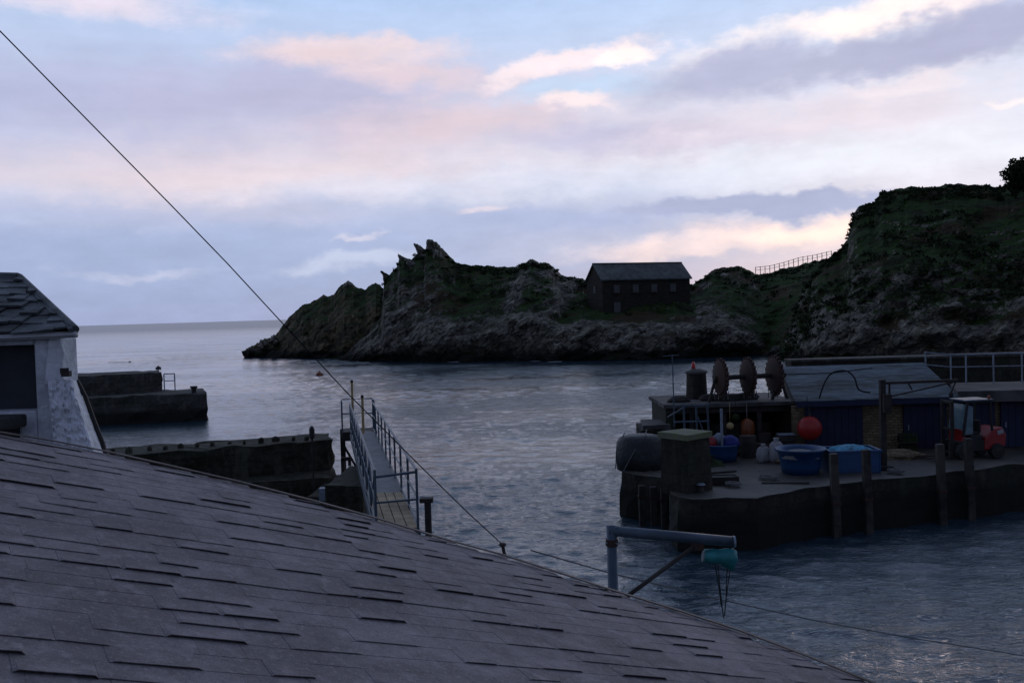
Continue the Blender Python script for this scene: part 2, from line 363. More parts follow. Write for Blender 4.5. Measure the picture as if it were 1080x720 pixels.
# ------------------------------------------------------------------ sea
def sea():
    """one sheet: real waves in front of the harbour, coarser towards the horizon"""
    import numpy as np
    rs = np.random.RandomState(5); S = 30000
    ds = [9.0]
    while ds[-1] < 28000:
        d = ds[-1]; ds.append(d+(.12 if d < 45 else (.22 if d < 100 else (.36 if d < 240 else (.36+(d-240)*.012)))))
    D = np.array(ds); A = np.radians(np.linspace(-38, 38, 900))
    X = np.outer(D, np.tan(A)); Y = np.repeat(D[:, None], len(A), 1); Z = np.zeros_like(X)
    patch = .80+.25*np.sin(X*.045+Y*.021+1.1)*np.sin(Y*.06-X*.018+.4)+.30*np.sin(X*.11-Y*.09+2)*np.sin(X*.07+Y*.13)
    patch = np.clip(patch, .25, 1.5)
    for k in range(52):
        lam = .44*(10 ** rs.uniform(0, .70)); th = rs.normal(1.40, .5); a = .0054*lam ** .95*rs.uniform(.6, 1.4)/(1+lam*.10)
        if lam < 1.3: a = a*np.clip(1.2-Y/(160*lam), 0, 1)
        kx, ky = 2*np.pi/lam*np.cos(th), 2*np.pi/lam*np.sin(th); ph = rs.uniform(0, 6.28)
        wob = .6*np.sin(X*.21*rs.uniform(.5, 1)+Y*.13+ph)+.5*np.sin(Y*.27-X*.10+ph*2)
        w = np.sin(kx*X+ky*Y+ph+wob); Z += a*patch*(w+.25*w*w)*np.clip((900-Y)/500, 0, 1)
    for k in range(8):
        lam = rs.uniform(9, 34); th = rs.normal(1.45, .2); kx, ky = 2*np.pi/lam*np.cos(th), 2*np.pi/lam*np.sin(th)
        Z += .0016*lam*np.sin(kx*X+ky*Y+rs.uniform(0, 6))*np.clip((Y-60)/150, .15, 1)*np.clip((2500-Y)/1500, 0, 1)
    nr, nc = X.shape; co = np.stack([X, Y, Z], -1).reshape(-1, 3).astype(np.float32)
    idx = np.arange(nr*nc).reshape(nr, nc); q = np.stack([idx[:-1, :-1], idx[:-1, 1:], idx[1:, 1:], idx[1:, :-1]], -1).reshape(-1, 4)
    ex = np.array([(-S, -400, -.30), (S, -400, -.30), (S, S, -.30), (-S, S, -.30)], np.float32); b0 = len(co)
    co = np.concatenate([co, ex]); q = np.concatenate([q, [[b0, b0+1, b0+2, b0+3]]]).astype(np.int32)
    me = bpy.data.meshes.new('water'); me.vertices.add(len(co)); me.vertices.foreach_set('co', co.ravel())
    me.loops.add(q.size); me.loops.foreach_set('vertex_index', q.ravel()); me.polygons.add(len(q))
    me.polygons.foreach_set('loop_start', np.arange(0, q.size, 4, dtype=np.int32)); me.polygons.foreach_set('loop_total', np.full(len(q), 4, np.int32))
    me.polygons.foreach_set('use_smooth', np.ones(len(q), bool)); me.update(calc_edges=True); me.validate()
    me.materials.append(M_water); o = bpy.data.objects.new('water', me); COL.objects.link(o); tag(o, kind='structure')
    mb = MB(); mb.add([(-S, -400, -6), (S, -400, -6), (S, S, -6), (-S, S, -6)], [(0, 1, 2, 3)])
    tag(mb.build('ground', M_weed), kind='structure')
sea()

# ------------------------------------------------------------------ headlands
def horizon(px): return 345.8-.03*px
def landmass(name, m, sil, wl, ridge, x0, x1, nx, nt, expo=2.2, amp=3.0, rough=1.0, grass=None, seed=0, outc=()):
    """sil: skyline px->py, wl: waterline px->py, ridge: px->extra depth. A slope from the water to the skyline, then down behind."""
    vv = []; gr = []; back = 24
    for i in range(nx+1):
        px = lerp(x0, x1, i/nx); ys = interp(sil, px); yw = interp(wl, px); df = CAMZ*1000/(yw-horizon(px)); rd = interp(ridge, px)
        jag = (noise.fractal(Vector((px*.11, seed, 2)), .8, 2.2, 6)*1.9+max(0, noise.noise(Vector((px*.45, seed, 7))))*1.6)*rough
        ys -= jag; ys = min(ys, yw+2)
        for j in range(nt+1):
            s = j/nt
            py = lerp(yw+6, ys, s); q = s**expo
            d = df+rd*q
            p = P(px, py, d)
            a = Vector((p.x*.045+seed, p.z*.10, p.y*.02)); 
            # strata: ridges leaning down to the left
            w = (p.x*.62-p.z*1.0)
            e = Vector((w*.11+seed*3, p.z*.03+p.x*.02, p.y*.03))
            f1 = 1-abs(noise.noise(e))*2; f2 = 1-abs(noise.noise(e*2.7+Vector((3, 1, 2))))*2; f3 = noise.fractal(Vector((p.x*.35, p.z*.5, p.y*.2+seed)), .85, 2.1, 5)
            big = noise.fractal(a, 1, 2, 3)
            fade = min(1, s*5)*min(1, (1-s)*6+.12)
            g_ = interp(grass, px) if grass else .5
            lo = 1-sstep(g_-.1, g_+.15, s)                    # rocky below, smooth turf above
            k = lerp(.62, 1.0, lo)*(.75+.7*max(0, noise.noise(Vector((p.x*.08, p.z*.15, seed)))))
            dd = -(f1*1.1*k+f2*.65*k+f3*.85*k+big*2.1)*amp*fade*.62
            vd, vp = noise.voronoi(Vector((p.x*.13+seed, p.z*.22, p.y*.08+w*.05))); vd2, vp2 = noise.voronoi(Vector((p.x*.42, p.z*.6, p.y*.25+w*.1)))
            dd += (-(vd[1]-vd[0])*2.2*k+vd2[0]*1.0*k)*fade
            og = 0
            for (ox_, oy_, rx_, ry_, am_) in outc:
                u_, v_ = (px-ox_)/rx_, (py-oy_)/ry_; u_ += v_*.35
                r2_ = u_*u_+v_*v_
                if r2_ < 4: e_ = math.exp(-r2_*1.2)*am_; og += e_; dd -= e_*2.6*fade
            p = P(px, py, d+dd)
            p.z += f3*.35*k*fade*rough
            vv.append(p); gr.append((s-g_)*1.6+.5-og*2.3)
        top = vv[-1].copy()
        for j in range(1, back+1):
            t = j/back; d = df+rd+70*t
            q = P(px, ys, d); q.z = lerp(top.z, -3, t**1.3)+noise.fractal(Vector((q.x*.1, q.y*.1, seed)), 1, 2, 3)*1.2*min(1, t*3)-.4*min(1, t*10)
            vv.append(q); gr.append(1.0)
    n = nt+back+1; ff = []
    for i in range(nx):
        for j in range(n-1): ff.append((i*n+j, (i+1)*n+j, (i+1)*n+j+1, i*n+j+1))
    mb = MB(); mb.add(vv, ff); o = mb.build(name, m)
    at_ = o.data.attributes.new('grass', 'FLOAT', 'POINT'); at_.data.foreach_set('value', gr)
    return tag(o, kind='structure'), vv, n, nt

silA = [(255, 379), (260, 375), (264, 366), (277, 359), (289, 355), (297, 344), (312, 327), (332, 316), (352, 310), (361, 300), (367, 297), (380, 304), (386, 305), (392, 300), (400, 300), (404, 304), (425, 312), (450, 325), (480, 345)]
wlA = [(255, 376), (300, 376.5), (370, 378), (480, 379)]
silB = [(352, 381), (362, 374), (375, 360), (390, 343), (402, 322), (404.5, 304), (405, 294), (411, 290), (419, 281), (421, 274), (426, 272), (432, 275), (440, 268), (447, 266), (449, 262), (458, 262), (466, 264), (473, 270), (480, 276), (490, 279), (510, 281),
        (515, 280), (545, 282), (553, 277), (560, 274.5), (575, 277), (585, 282), (592, 290), (605, 292), (617, 295), (640, 303), (700, 305), (729, 300), (740, 295), (750, 286), (762, 282), (775, 282), (785, 282), (796, 289), (806, 289), (844, 279), (874, 273), (900, 270), (940, 276)]
wlB = [(352, 379.5), (380, 380), (450, 381), (600, 380), (700, 379), (740, 376), (800, 375), (850, 379), (940, 380)]
silC = [(826, 383), (833, 365), (836, 345), (842, 322), (852, 300), (866, 278), (874, 272), (886, 263), (894, 251), (897, 238), (900, 225), (907, 218), (922, 212.5), (928, 204), (948, 199), (962, 197), (983, 197), (1004, 194), (1052, 197), (1058, 196), (1080, 192), (1140, 185), (1300, 160), (1420, 150)]
wlC = [(826, 382), (850, 384), (900, 386), (1000, 389), (1080, 392), (1420, 420)]
oA, vA, nA, tA = landmass('headland_point', M_rockA, silA, wlA, [(255, 12), (300, 22), (480, 26)], 255, 480, 240, 110, 2.0, 3.2, 1.1,
    grass=[(255, 1.5), (300, .95), (330, .62), (370, .7), (480, .6)], seed=3.3)
oB, vB, nB, tB = landmass('headland', M_rock, silB, wlB, [(352, 6), (400, 24), (450, 34), (600, 36), (680, 34), (740, 40), (850, 60), (940, 60)], 352, 940, 620, 150, 2.4, 3.4, 1.0,
    grass=[(352, 1.4), (400, .75), (440, .5), (520, .48), (560, .6), (600, .62), (640, .42), (720, .40), (760, .38), (850, .2)], seed=8.1,
    outc=[(460, 352, 45, 16, .55), (425, 365, 30, 10, .6), (578, 287, 14, 6, 1.0), (600, 300, 12, 9, 1.1), (592, 318, 9, 11, .9), (548, 296, 9, 9, .8), (540, 316, 8, 12, .9), (560, 338, 18, 9, .8), (520, 352, 16, 10, .6),
          (620, 345, 26, 9, .8), (665, 352, 26, 10, .7), (705, 348, 20, 12, .7), (752, 345, 22, 12, 1.2), (775, 357, 18, 8, 1.2), (742, 325, 10, 8, .9), (640, 365, 40, 8, .5), (775, 297, 8, 5, .6), (434, 322, 5, 4, 1.2), (420, 330, 12, 4, 1.0), (456, 314, 5, 3, 1.2),
          (818, 342, 13, 26, -2.4), (742, 300, 6, 5, .8), (765, 290, 9, 5, .8), (795, 300, 7, 6, .7), (560, 318, 12, 8, -.8), (490, 318, 26, 14, -.9), (600, 334, 20, 6, -.7), (640, 325, 30, 9, -.8), (700, 330, 30, 6, -.9)])
oC, vC, nC, tC = landmass('cliff', M_rock2, silC, wlC, [(826, 6), (850, 22), (900, 38), (1080, 46), (1420, 55)], 826, 1420, 520, 170, 2.3, 3.4, 1.0,
    grass=[(826, 1.2), (840, .5), (870, .38), (920, .32), (1000, .27), (1080, .26), (1420, .25)], seed=15.7,
    outc=[(868, 352, 12, 18, 1.1), (890, 345, 12, 14, 1.2), (912, 350, 9, 16, .9), (945, 362, 16, 9, 1.0), (985, 350, 26, 11, 1.2), (1015, 358, 18, 8, 1.0), (1055, 350, 22, 10, .9), (1005, 322, 10, 6, .7), (935, 338, 9, 7, -1.2), (1030, 335, 16, 6, -.8), (846, 318, 7, 6, .9), (905, 222, 10, 6, .7)])

# leaning rock teeth along the crest, one rock mass with the headland
def teeth():
    mb = MB()
    def shard(pxs, d, th=3.0):
        n = len(pxs)
        q = []
        for i_ in range(n):                                  # break every edge into ragged steps
            (ax_, ay_), (bx_, by_) = pxs[i_], pxs[(i_+1) % n]
            for k_ in range(3):
                u_ = k_/3; r_ = .0 if k_ == 0 else .9; q.append((lerp(ax_, bx_, u_)+random.uniform(-r_, r_), lerp(ay_, by_, u_)+random.uniform(-r_, r_)))
        pxs = q; n = len(pxs)
        cx_, cy_ = sum(a for a, b in pxs)/n, sum(b for a, b in pxs)/n
        f = [P(x, y, d-th*.2) for x, y in pxs]; b = [P(x, y, d+th*.5) for x, y in pxs]
        g_ = [P(lerp(x, cx_, .45), lerp(y, cy_, .45), d-th*random.uniform(.35, .85)) for x, y in pxs]
        c = P(cx_, cy_, d-th*.7)
        mb.add(f+b+g_+[c], [(i, (i+1) % n, 2*n+(i+1) % n, 2*n+i) for i in range(n)]+[(2*n+i, 2*n+(i+1) % n, 3*n) for i in range(n)]+[((i+1) % n, i, n+i, n+(i+1) % n) for i in range(n)]+[tuple(n+i for i in range(n))[::-1]])
    D = 198
    shard([(401, 286), (404, 286), (411, 290.5), (413, 300), (405, 298), (404, 292)], D-1, 2)
    shard([(420, 267), (423, 269.5), (426, 271), (433, 273), (437, 284), (420, 290), (417, 283), (420, 277)], D, 4)
    shard([(436, 258), (438, 256.5), (441, 258), (449, 263), (453, 272), (446, 280), (438, 274), (440, 267)], D, 3)
    shard([(450, 253), (452, 251.5), (456, 252.5), (462, 257), (467, 262), (474, 270), (482, 278), (476, 288), (452, 288), (446, 276), (449, 262)], D+1, 6)
    shard([(456, 262), (463, 264), (470, 273), (466, 284), (455, 284)], D-4, 4)
    shard([(428, 276), (436, 275), (442, 284), (436, 293), (426, 290)], D-4, 4)
    shard([(362, 300), (366, 296), (369, 297), (376, 303), (370, 310), (360, 308)], 208, 3)
    shard([(392, 301), (396, 298), (401, 300), (405, 308), (394, 310)], 208, 3)
    shard([(557, 277), (559, 273), (563, 274), (570, 279), (560, 283)], 188, 3)
    for x, y in ((276, 360), (288, 355), (262, 368)): shard([(x-5, y+6), (x-2, y-1), (x+2, y-2), (x+7, y+5), (x+3, y+10)], 208, 4)
    # boulders at the foot of the cliffs
    for i in range(150):
        px = random.uniform(262, 1090)
        wl = wlA if px < 365 else (wlB if px < 835 else wlC); yw = interp(wl, px); d = 8000/(yw-horizon(px))+random.uniform(-2, 3)
        r = random.uniform(.5, 2.0); c = Vector((P(px, yw, d).x, d, random.uniform(-.3, .5))); sx, sy, sz = r*random.uniform(.8, 1.6), r, r*random.uniform(.5, 1)
        prof = [(.35, -.8), (.85, -.4), (1, .1), (.75, .55), (.3, .85)]
        mb.lathe(c, [(a*sx, b*sz) for a, b in prof], 7, 1, sy/sx, Matrix.Rotation(random.uniform(-.5, .5), 3, 'Y'), wob=.7)
    return mb
o = teeth().build('rocks', M_rock); tag(o, kind='structure')
at_ = o.data.attributes.new('grass', 'FLOAT', 'POINT'); at_.data.foreach_set('value', [-.1]*len(o.data.vertices))

def leafquad(mb, c, r):
    a = Vector((random.gauss(0, 1), random.gauss(0, 1), random.gauss(0, 1))).normalized(); b = a.orthogonal().normalized(); b = Matrix.Rotation(random.uniform(0, 6.28), 3, a) @ b; e = a.cross(b)
    mb.add([c-b*r-e*r*.6, c+b*r-e*r*.5, c+b*r*.8+e*r*.6, c-b*r*.7+e*r*.5], [(0, 1, 2, 3)])
def scrub():
    mb = MB()
    for (vv, n, nt, grs, cnt, nx) in ((vC, nC, tC, .30, 1500, 520), (vB, nB, tB, .62, 520, 620)):
        k = 0
        while k < cnt:
            i = random.randrange(nx); s = random.random()
            if random.random() < .28: s = random.uniform(.93, 1)
            if s < grs+random.uniform(-.02, .15): continue
            p = vv[i*n+int(s*nt)]
            if noise.noise(p*.06) < -.12 and s < .93: continue
            k += 1; R_ = random.uniform(.35, 1.15) if s < .95 else random.uniform(.2, .7)
            for q in range(24):
                v = Vector((random.gauss(0, 1), random.gauss(0, 1), random.gauss(0, .55))); v = v.normalized()*R_*random.uniform(.5, 1.1)
                v.z = abs(v.z)*.8-.1
                leafquad(mb, p+v, random.uniform(.10, .26))
    tag(mb.build('ground_cover', M_leaf), 'dark gorse and bramble scrub covering the upper slopes', 'scrub', kind='stuff')
scrub()

def tree(px, py, d, R_, label, n=1700, group=None, hz=3.2):
    base = P(px, py, d); t = thing('tree', base, label, 'tree', group)
    mb = MB(); mb.tube([base+Vector((0, 0, -1)), base+Vector((.1, 0, 1)), base+Vector((.3, .1, hz))], .28, 8, r2=.12)
    for k in range(7):
        a = random.uniform(0, 6.28); st = base+Vector((.1, 0, random.uniform(1, hz))); mb.tube([st, st+Vector((cos(a)*R_*.4, sin(a)*R_*.4, .7)), st+Vector((cos(a)*R_*.75, sin(a)*R_*.75, 1.8))], .1, 5, r2=.03)
    mb.build('trunk', M_bark, t)
    cm = MB(); cl = [base+Vector((random.gauss(0, .42)*R_, random.gauss(0, .42)*R_, hz+random.uniform(-.35, .7)*R_)) for _ in range(26)]
    for q in range(n):
        c = random.choice(cl); v = Vector((random.gauss(0, 1), random.gauss(0, 1), random.gauss(0, 1))).normalized()*R_*.34*random.uniform(.4, 1.1)
        leafquad(cm, c+v, random.uniform(.14, .30))
    cm.build('crown', M_leaf, t)
tree(1086, 203, 136, 3.3, 'dark bushy tree rising above the clifftop at the right edge', n=5200, hz=2.1)

# foam where the swell breaks
def foam():
    mb = MB()
    for (a, b, yy, k) in ((465, 525, 380.6, 16), (540, 600, 381, 4)):
        for _ in range(k):
            px = random.uniform(a, b); c = Pz(px, yy+random.uniform(-1, 1.2)*.8, .03); L = random.uniform(.4, 2.2); w = random.uniform(.05, .16)
            pts = [c+Vector((cos(t)*L*(1+.3*random.random()), sin(t)*w*(1+.5*random.random()), 0)) for t in [i*pi/4 for i in range(8)]]
            mb.add(pts+[c+Vector((0, 0, .06))], [(i, (i+1) % 8, 8) for i in range(8)])
    tag(mb.build('foam', M_foam), 'thin white foam breaking along the foot of the rocks', 'foam', kind='stuff')
foam()

# ------------------------------------------------------------------ net loft on the headland
def net_loft():
    th = RD(17.6); c0 = P(636, 330, 165); c0.z = 7.0; ex = Vector((cos(th), sin(th), 0)); ey = Vector((-sin(th), cos(th), 0)); L, W = 17.0, 7.0; ze, zr = 13.25, 16.0
    t = thing('stone_building', (c0.x, c0.y, 5), 'dark two storey stone net loft with slate roof alone on the headland', 'building')
    f = lambda a, b, z: (c0+ex*a+ey*b).xy.to_3d()+Vector((0, 0, z))
    mb = MB(); vv = [f(0, 0, 3.5), f(L, 0, 3.5), f(L, W, 3.5), f(0, W, 3.5), f(0, 0, ze), f(L, 0, ze), f(L, W, ze), f(0, W, ze), f(0, W/2, zr-.1), f(L, W/2, zr-.1)]
    mb.add(vv, [(0, 1, 5, 4), (2, 3, 7, 6), (1, 2, 6, 9, 5), (3, 0, 4, 8, 7), (0, 3, 2, 1)]); mb.build('wall', M_loftwall, t)
    mb = MB(); ov = .3
    for s in (0, 1):
        e0 = -.35 if s == 0 else W+.35; zz = ze-.2
        a = [f(-ov, e0, zz), f(L+ov, e0, zz), f(L+ov, W/2, zr), f(-ov, W/2, zr)]; b = [v+Vector((0, 0, .22)) for v in a]
        if s: a.reverse(); b.reverse()
        mb.add(a+b, [(3, 2, 1, 0), (4, 5, 6, 7), (0, 1, 5, 4), (1, 2, 6, 5), (2, 3, 7, 6), (3, 0, 4, 7)])
    r = mb.build('roof', M_loftroof, t)
    mb = MB(); mb.beam(f(-ov, W/2, zr+.22), f(L+ov, W/2, zr+.22), .3, .2); mb.build('ridge_tiles', M_loftwall, r)
    def opening(name, a, z0, z1, w):
        mb = MB(); M_ = Matrix.Rotation(th, 3, 'Z'); c = f(a, -.05, (z0+z1)/2); mb.box(c, (w, .16, z1-z0), M=M_); o = mb.build(name, M_shut, t)
        mb = MB(); q = f(a, -.1, z0-.1); mb.box(q, (w+.4, .35, .16), M=M_); mb.build('sill', M_loftwall, o); mb = MB(); mb.box(f(a, -.06, z1+.12), (w+.3, .22, .22), M=M_); mb.build('lintel', M_loftwall, o)
    for a in (2.7, 6.3, 9.9, 13.6): opening('window', a, 10.9, 12.3, 1.1)
    opening('door', 2.7, 7.2, 9.3, 1.2)
    for b_ in (3.3,):
        mb = MB(); mb.box(f(-.04, b_, 11.6), (1.0, .16, 1.3), M=Matrix.Rotation(th+pi/2, 3, 'Z')); mb.build('window', M_shut, t)
net_loft()

def path_fence():
    pts = [(797, 288.5, 212), (812, 287, 213), (828, 283, 214), (844, 278, 215), (860, 275.5, 216), (876, 271.5, 216)]
    t = thing('path_fence', P(836, 281, 213), 'thin post and rail fence along the cliff path skyline', 'fence')
    top = []
    m2 = MB()
    for i in range(17):
        x = lerp(797, 877, i/16); y = interp([(a, b) for a, b, _ in pts], x)
        b = P(x, y+1.5, 205); q = b+Vector((0, 0, 1.75)); mb = MB(); mb.beam(b-Vector((0, 0, .6)), q, .12); mb.build('post', M_pile, t); top.append(q)
    m2.tube([p-Vector((0, 0, .1)) for p in top], .05, 5); m2.tube([p-Vector((0, 0, .7)) for p in top], .04, 5); m2.build('rail', M_pile, t)
path_fence()

# ------------------------------------------------------------------ far left pier
def far_pier():
    z0 = 2.2
    t = thing('stone_pier', Pz(150, 450, 0), 'weathered stone pier with raised back parapet beyond the white cottage', 'pier')
    a, b = Pz(70, 421, z0), Pz(218, 414.5, z0); c, d = Pz(172, 410.5, z0), Pz(60, 413, z0)
    c = b+Vector((-2.0, 5.0, 0))
    d = a+Vector((-6, 12, 0))
    mb = MB(); mb.prism([a.xy, b.xy, c.xy, d.xy], -3, z0, .6, .4, .12); mb.build('lower_quay', M_pier, t)
    z1 = 3.75; e = P(60, 401, 78); f = P(172, 413, 81)
    f2 = f+Vector((-2.4, 5, 0)); e2 = e+Vector((-3, 6, 0))
    mb = MB(); mb.prism([e.xy, f.xy, f2.xy, e2.xy], 1.5, z1, .5, .35, .08); mb.build('parapet', M_pier, t)
    mb = MB()
    for dx in (0, .9): mb.tube([b+Vector((-4.6+dx, 3.2, -.2)), b+Vector((-4.6+dx, 3.2, 1.5))], .05, 6)
    mb.tube([b+Vector((-4.6, 3.2, 1.5)), b+Vector((-3.7, 3.2, 1.5))], .05, 6); mb.tube([b+Vector((-4.6, 3.2, .9)), b+Vector((-3.7, 3.2, .9))], .04, 6)
    mb.build('ladder_rail', M_galv, t)
    mb = MB(); mb.lathe(b+Vector((-1.3, .8, 0)), [(.2, -.1), (.2, .35), (.3, .4), (.3, .55)], 10); mb.build('bollard', M_dark, t)
far_pier()

# ------------------------------------------------------------------ weedy wall in the middle left, with its ledge
def mid_wall():
    zt = 3.25
    t = thing('harbour_wall', Pz(250, 560, 0), 'dark weed covered harbour wall running behind the shingle roof', 'wall')
    a, b = Pz(95, 482, zt), Pz(348, 464.3, zt); n = Vector((-.5, 2.2, 0))
    mb = MB(); mb.prism([a.xy, b.xy, (b+n).xy, (a+n).xy], -3, zt, .25, .30, .1); mb.build('upper_wall', M_weed, t)
    z2 = 2.1; a2, b2 = Pz(95, 520, z2), Pz(352, 503, z2)
    mb = MB(); mb.prism([a2.xy, b2.xy, (b+Vector((-.05, .1, 0))).xy, (a+Vector((0, .1, 0))).xy], -3, z2, .7, .2, .1); mb.build('lower_ledge', M_weed, t)
    mb = MB(); c = P(368, 520, 33.5)
    mb.prism([(c.x-1.2, 32.2), (c.x+1.0, 32.4), (c.x+1.0, 37), (c.x-1.2, 36.5)], -3, 1.9, .7, .2, .1); mb.build('steps_block', M_weed, t)
    for i, (px, py) in enumerate(((116, 480), (133, 478.5), (156, 476), (172, 475), (188, 473.5), (206, 472), (222, 471), (240, 470), (256, 469), (274, 467.5), (289, 466.3), (308, 465.5), (322, 465))):
        s = random.uniform(.06, .13); p = Pz(px, py, zt)+Vector((0, .25, .06))
        mb = MB(); mb.lathe(p, [(s*.9, -.16), (s*1.0, s*.3), (s*.75, s*.9), (s*.3, s*1.3)], 9, 1.0, .9, wob=1.0)
        o = mb.build('coping_stone', M_weed); tag(o, 'small dark loose stone sitting on top of the weedy harbour wall', 'stone', 'loose stones along the harbour wall')
mid_wall()
def beacon():
    b = Pz(331, 512, 2.1); b.y = 34.0; b.x = P(331, 512, 34).x
    t = thing('marker_pole', b, 'thin dark pole with a thick black head beside the weedy wall', 'pole')
    h = 2.15+0; top = P(330, 450, 34).z
    mb = MB(); mb.tube([b-Vector((0, 0, .4)), Vector((b.x, b.y, top-.4))], .035, 8); mb.build('pole', M_dark, t)
    mb = MB(); mb.lathe(Vector((b.x, b.y, top-.42)), [(.06, 0), (.1, .05), (.1, .35), (.04, .45)], 10); mb.build('head', M_black, t)
beacon()
def whitebox(px, py, d, w, h, label):
    c = P(px, py, d); t = thing('plastic_crate', c-Vector((0, 0, h/2)), label, 'crate')
    mb = MB()
    for s in (-1, 1): mb.box(c+Vector((s*w/2, 0, 0)), (.03, w*.8, h)); mb.box(c+Vector((0, s*w*.4, 0)), (w, .03, h*.998))
    mb.box(c-Vector((0, 0, h/2-.02)), (w*.98, w*.78, .04)); mb.build('bin', M_galv, t, bevel=.01)
    mb = MB(); mb.box(c+Vector((0, 0, h/2)), (w*1.1, w*.9, .04)); mb.build('lid', M_galv, t, bevel=.01)
whitebox(343, 521, 31.5, .34, .4, 'pale grey box standing on the dark block left of the gangway')

# ------------------------------------------------------------------ gangway
def gangway():
    NR, NLt = P(441, 556, 18.2), P(397, 553, 18.2); FR, FL = P(394, 454, 37.5), P(370, 455, 37.5)
    NLt.z = NR.z; FL.z = FR.z
    t = thing('footbridge_gangway', (NR+NLt)/2, 'narrow steel gangway with blue grey railings running out over the water', 'gangway')
    up = Vector((0, 0, 1)); ax = (FR-NR); n = 9
    # grating in the far three quarters, bleached planks at this end
    k = .22; A, B = NLt.lerp(FL, k), NR.lerp(FR, k)
    def slab(a, b, c, d, th, m, name):
        mb = MB(); top = [a, b, c, d]; bot = [p-up*th for p in top]; mb.add(bot+top, [(3, 2, 1, 0), (4, 5, 6, 7), (0, 1, 5, 4), (1, 2, 6, 5), (2, 3, 7, 6), (3, 0, 4, 7)]); return mb.build(name, m, t)
    slab(A, B, FR, FL, .06, M_grate, 'walkway')
    for i in range(4):
        u0, u1 = i/4+.012, (i+1)/4-.012
        slab(NLt.lerp(NR, u0), NLt.lerp(NR, u1), A.lerp(B, u1), A.lerp(B, u0), .06, M_wood, 'plank')
    mb = MB()
    for a, b in ((NLt, FL), (NR, FR)):
        mb.beam(a-up*.16, b-up*.16, .10, .2)
    for i in range(14): mb.beam(NLt.lerp(FL, i/13)-up*.2, NR.lerp(FR, i/13)-up*.2, .08)
    mb.build('girder', M_steel, t)
    H = 1.12
    for side, (a, b) in enumerate(((NLt, FL), (NR, FR))):
        m = 10; tops = []
        for i in range(m):
            p = a.lerp(b, (i/(m-1))); mb = MB(); mb.tube([p-up*.2, p+up*H], .028, 6); mb.build('post', M_steel, t); tops.append(p+up*H)
        mb = MB(); mb.tube(tops, .03, 6); mb.tube([p-up*.52 for p in tops], .022, 6); mb.tube([p-up*(H-.08) for p in tops], .022, 6)
        mb.build('handrail', M_steel, t)
        if side == 0:
            mb = MB()
            for i in range(m-1):
                p, q = tops[i], tops[i+1]
                mb.tube([p-up*H, q-up*.02], .02, 5); mb.tube([p, q-up*(H-.02)], .02, 5)
            mb.build('lattice', M_steel, t)
    mb = MB(); mb.tube([NLt+up*(H-.12), NR+up*(H-.04)], .028, 6); mb.build('cross_bar', M_steel, t)
    mb = MB(); mb.tube([NLt+up*.5, NR+up*.55], .022, 6); mb.build('cross_bar', M_steel, t)
    # landing cage at the far end
    F = (FL+FR)/2; dirn = (FR-NR).normalized(); sd_ = Vector((dirn.y, -dirn.x, 0)).normalized()
    c0 = FL-sd_*.32; c1 = FR+sd_*.05; mb = MB()
    for p in (c0, c1): 
        for q in (p, p+dirn*1.3): mb.tube([q-up*.1, q+up*1.2], .03, 6)
    for z in (.6, 1.2): mb.tube([c0+up*z, c0+dirn*1.3+up*z, c1+dirn*1.3+up*z, c1+up*z], .03, 6)
    mb.build('end_railing', M_steel, t)
    slab(c0-dirn*.2, c1-dirn*.2, c1+dirn*1.4, c0+dirn*1.4, .35, M_dark, 'landing')
    mb = MB()
    for p in (c0+dirn*.2, c1+dirn*.2, c0+dirn*1.2, c1+dirn*1.2): mb.tube([Vector((p.x, p.y, -4)), p], .1, 8)
    mb.tube([c0-up*.5, Vector((c1.x, c1.y, .6))], .05, 6); mb.build('pile', M_pile, t)
    # two tan poles
    for (px, y0, y1, d, lab) in ((371, 402, 470, 37.6, 'tall tan pole at the far end of the gangway, the left and taller one'), (382, 418, 457, 35.0, 'shorter tan pole standing by the gangway right of the taller one')):
        a = P(px, y0, d); b = Vector((a.x, a.y, P(px, y1, d).z)); q = thing('tan_pole', b, lab, 'pole', 'tan poles at the gangway end')
        mb = MB(); mb.tube([b, a], .05, 8); mb.build('shaft', M_pole, q); mb = MB(); mb.lathe(a, [(.06, -.05), (.06, .02), (.02, .06)], 8); mb.build('cap', M_dark, q)
    # small dark lamp bracket frame left of the piles
    b = P(362, 500, 33.5)
    q = thing('iron_bracket', b, 'small dark iron bracket standing left of the gangway piles', 'bracket')
    mb = MB(); mb.beam(b, b+up*.55, .12); mb.beam(b+up*.55+Vector((-.05, 0, 0)), b+up*.55+Vector((.28, 0, 0)), .12); mb.build('frame', M_dark, q)
    mb = MB(); mb.box(b+up*.4+Vector((.24, 0, 0)), (.1, .1, .2)); mb.build('hook', M_dark, q)
    # supporting block under the near part
    c = P(372, 515, 27.0)
    q = thing('landing_block', (c.x, c.y, 0), 'dark mossy masonry block on piles beside the gangway', 'block')
    mb = MB(); mb.prism([(c.x-.62, 26.2), (c.x+.45, 26.0), (c.x+.55, 29.2), (c.x-.5, 29.5)], 1.2, P(372, 506, 27).z, .45, .12); mb.build('cap_block', M_weed, q)
    for x in (-.5, -.1, .3):
        mb = MB(); mb.tube([(c.x+x, 26.3, -3), (c.x+x, 26.3, 1.3)], .16, 8); mb.build('pile', M_pile, q)
    c = P(393, 545, 20.5); q = thing('stone_plinth', (c.x, c.y, 1), 'dark stone plinth carrying the near end of the gangway', 'plinth')
    mb = MB(); mb.prism([(c.x-.35, 19.3), (c.x+.95, 19.3), (c.x+.6, 22), (c.x-.6, 22)], -3, NR.z-.45, .5, .08); mb.build('masonry', M_weed, q)
    mb = MB(); mb.box((c.x+.1, 20.6, NR.z-.38), (.9, 1.4, .12)); mb.build('bearing_plate', M_dark, q)
    # T post on the right
    b = P(452, 560, 17.6); h = P(452, 528, 17.6).z
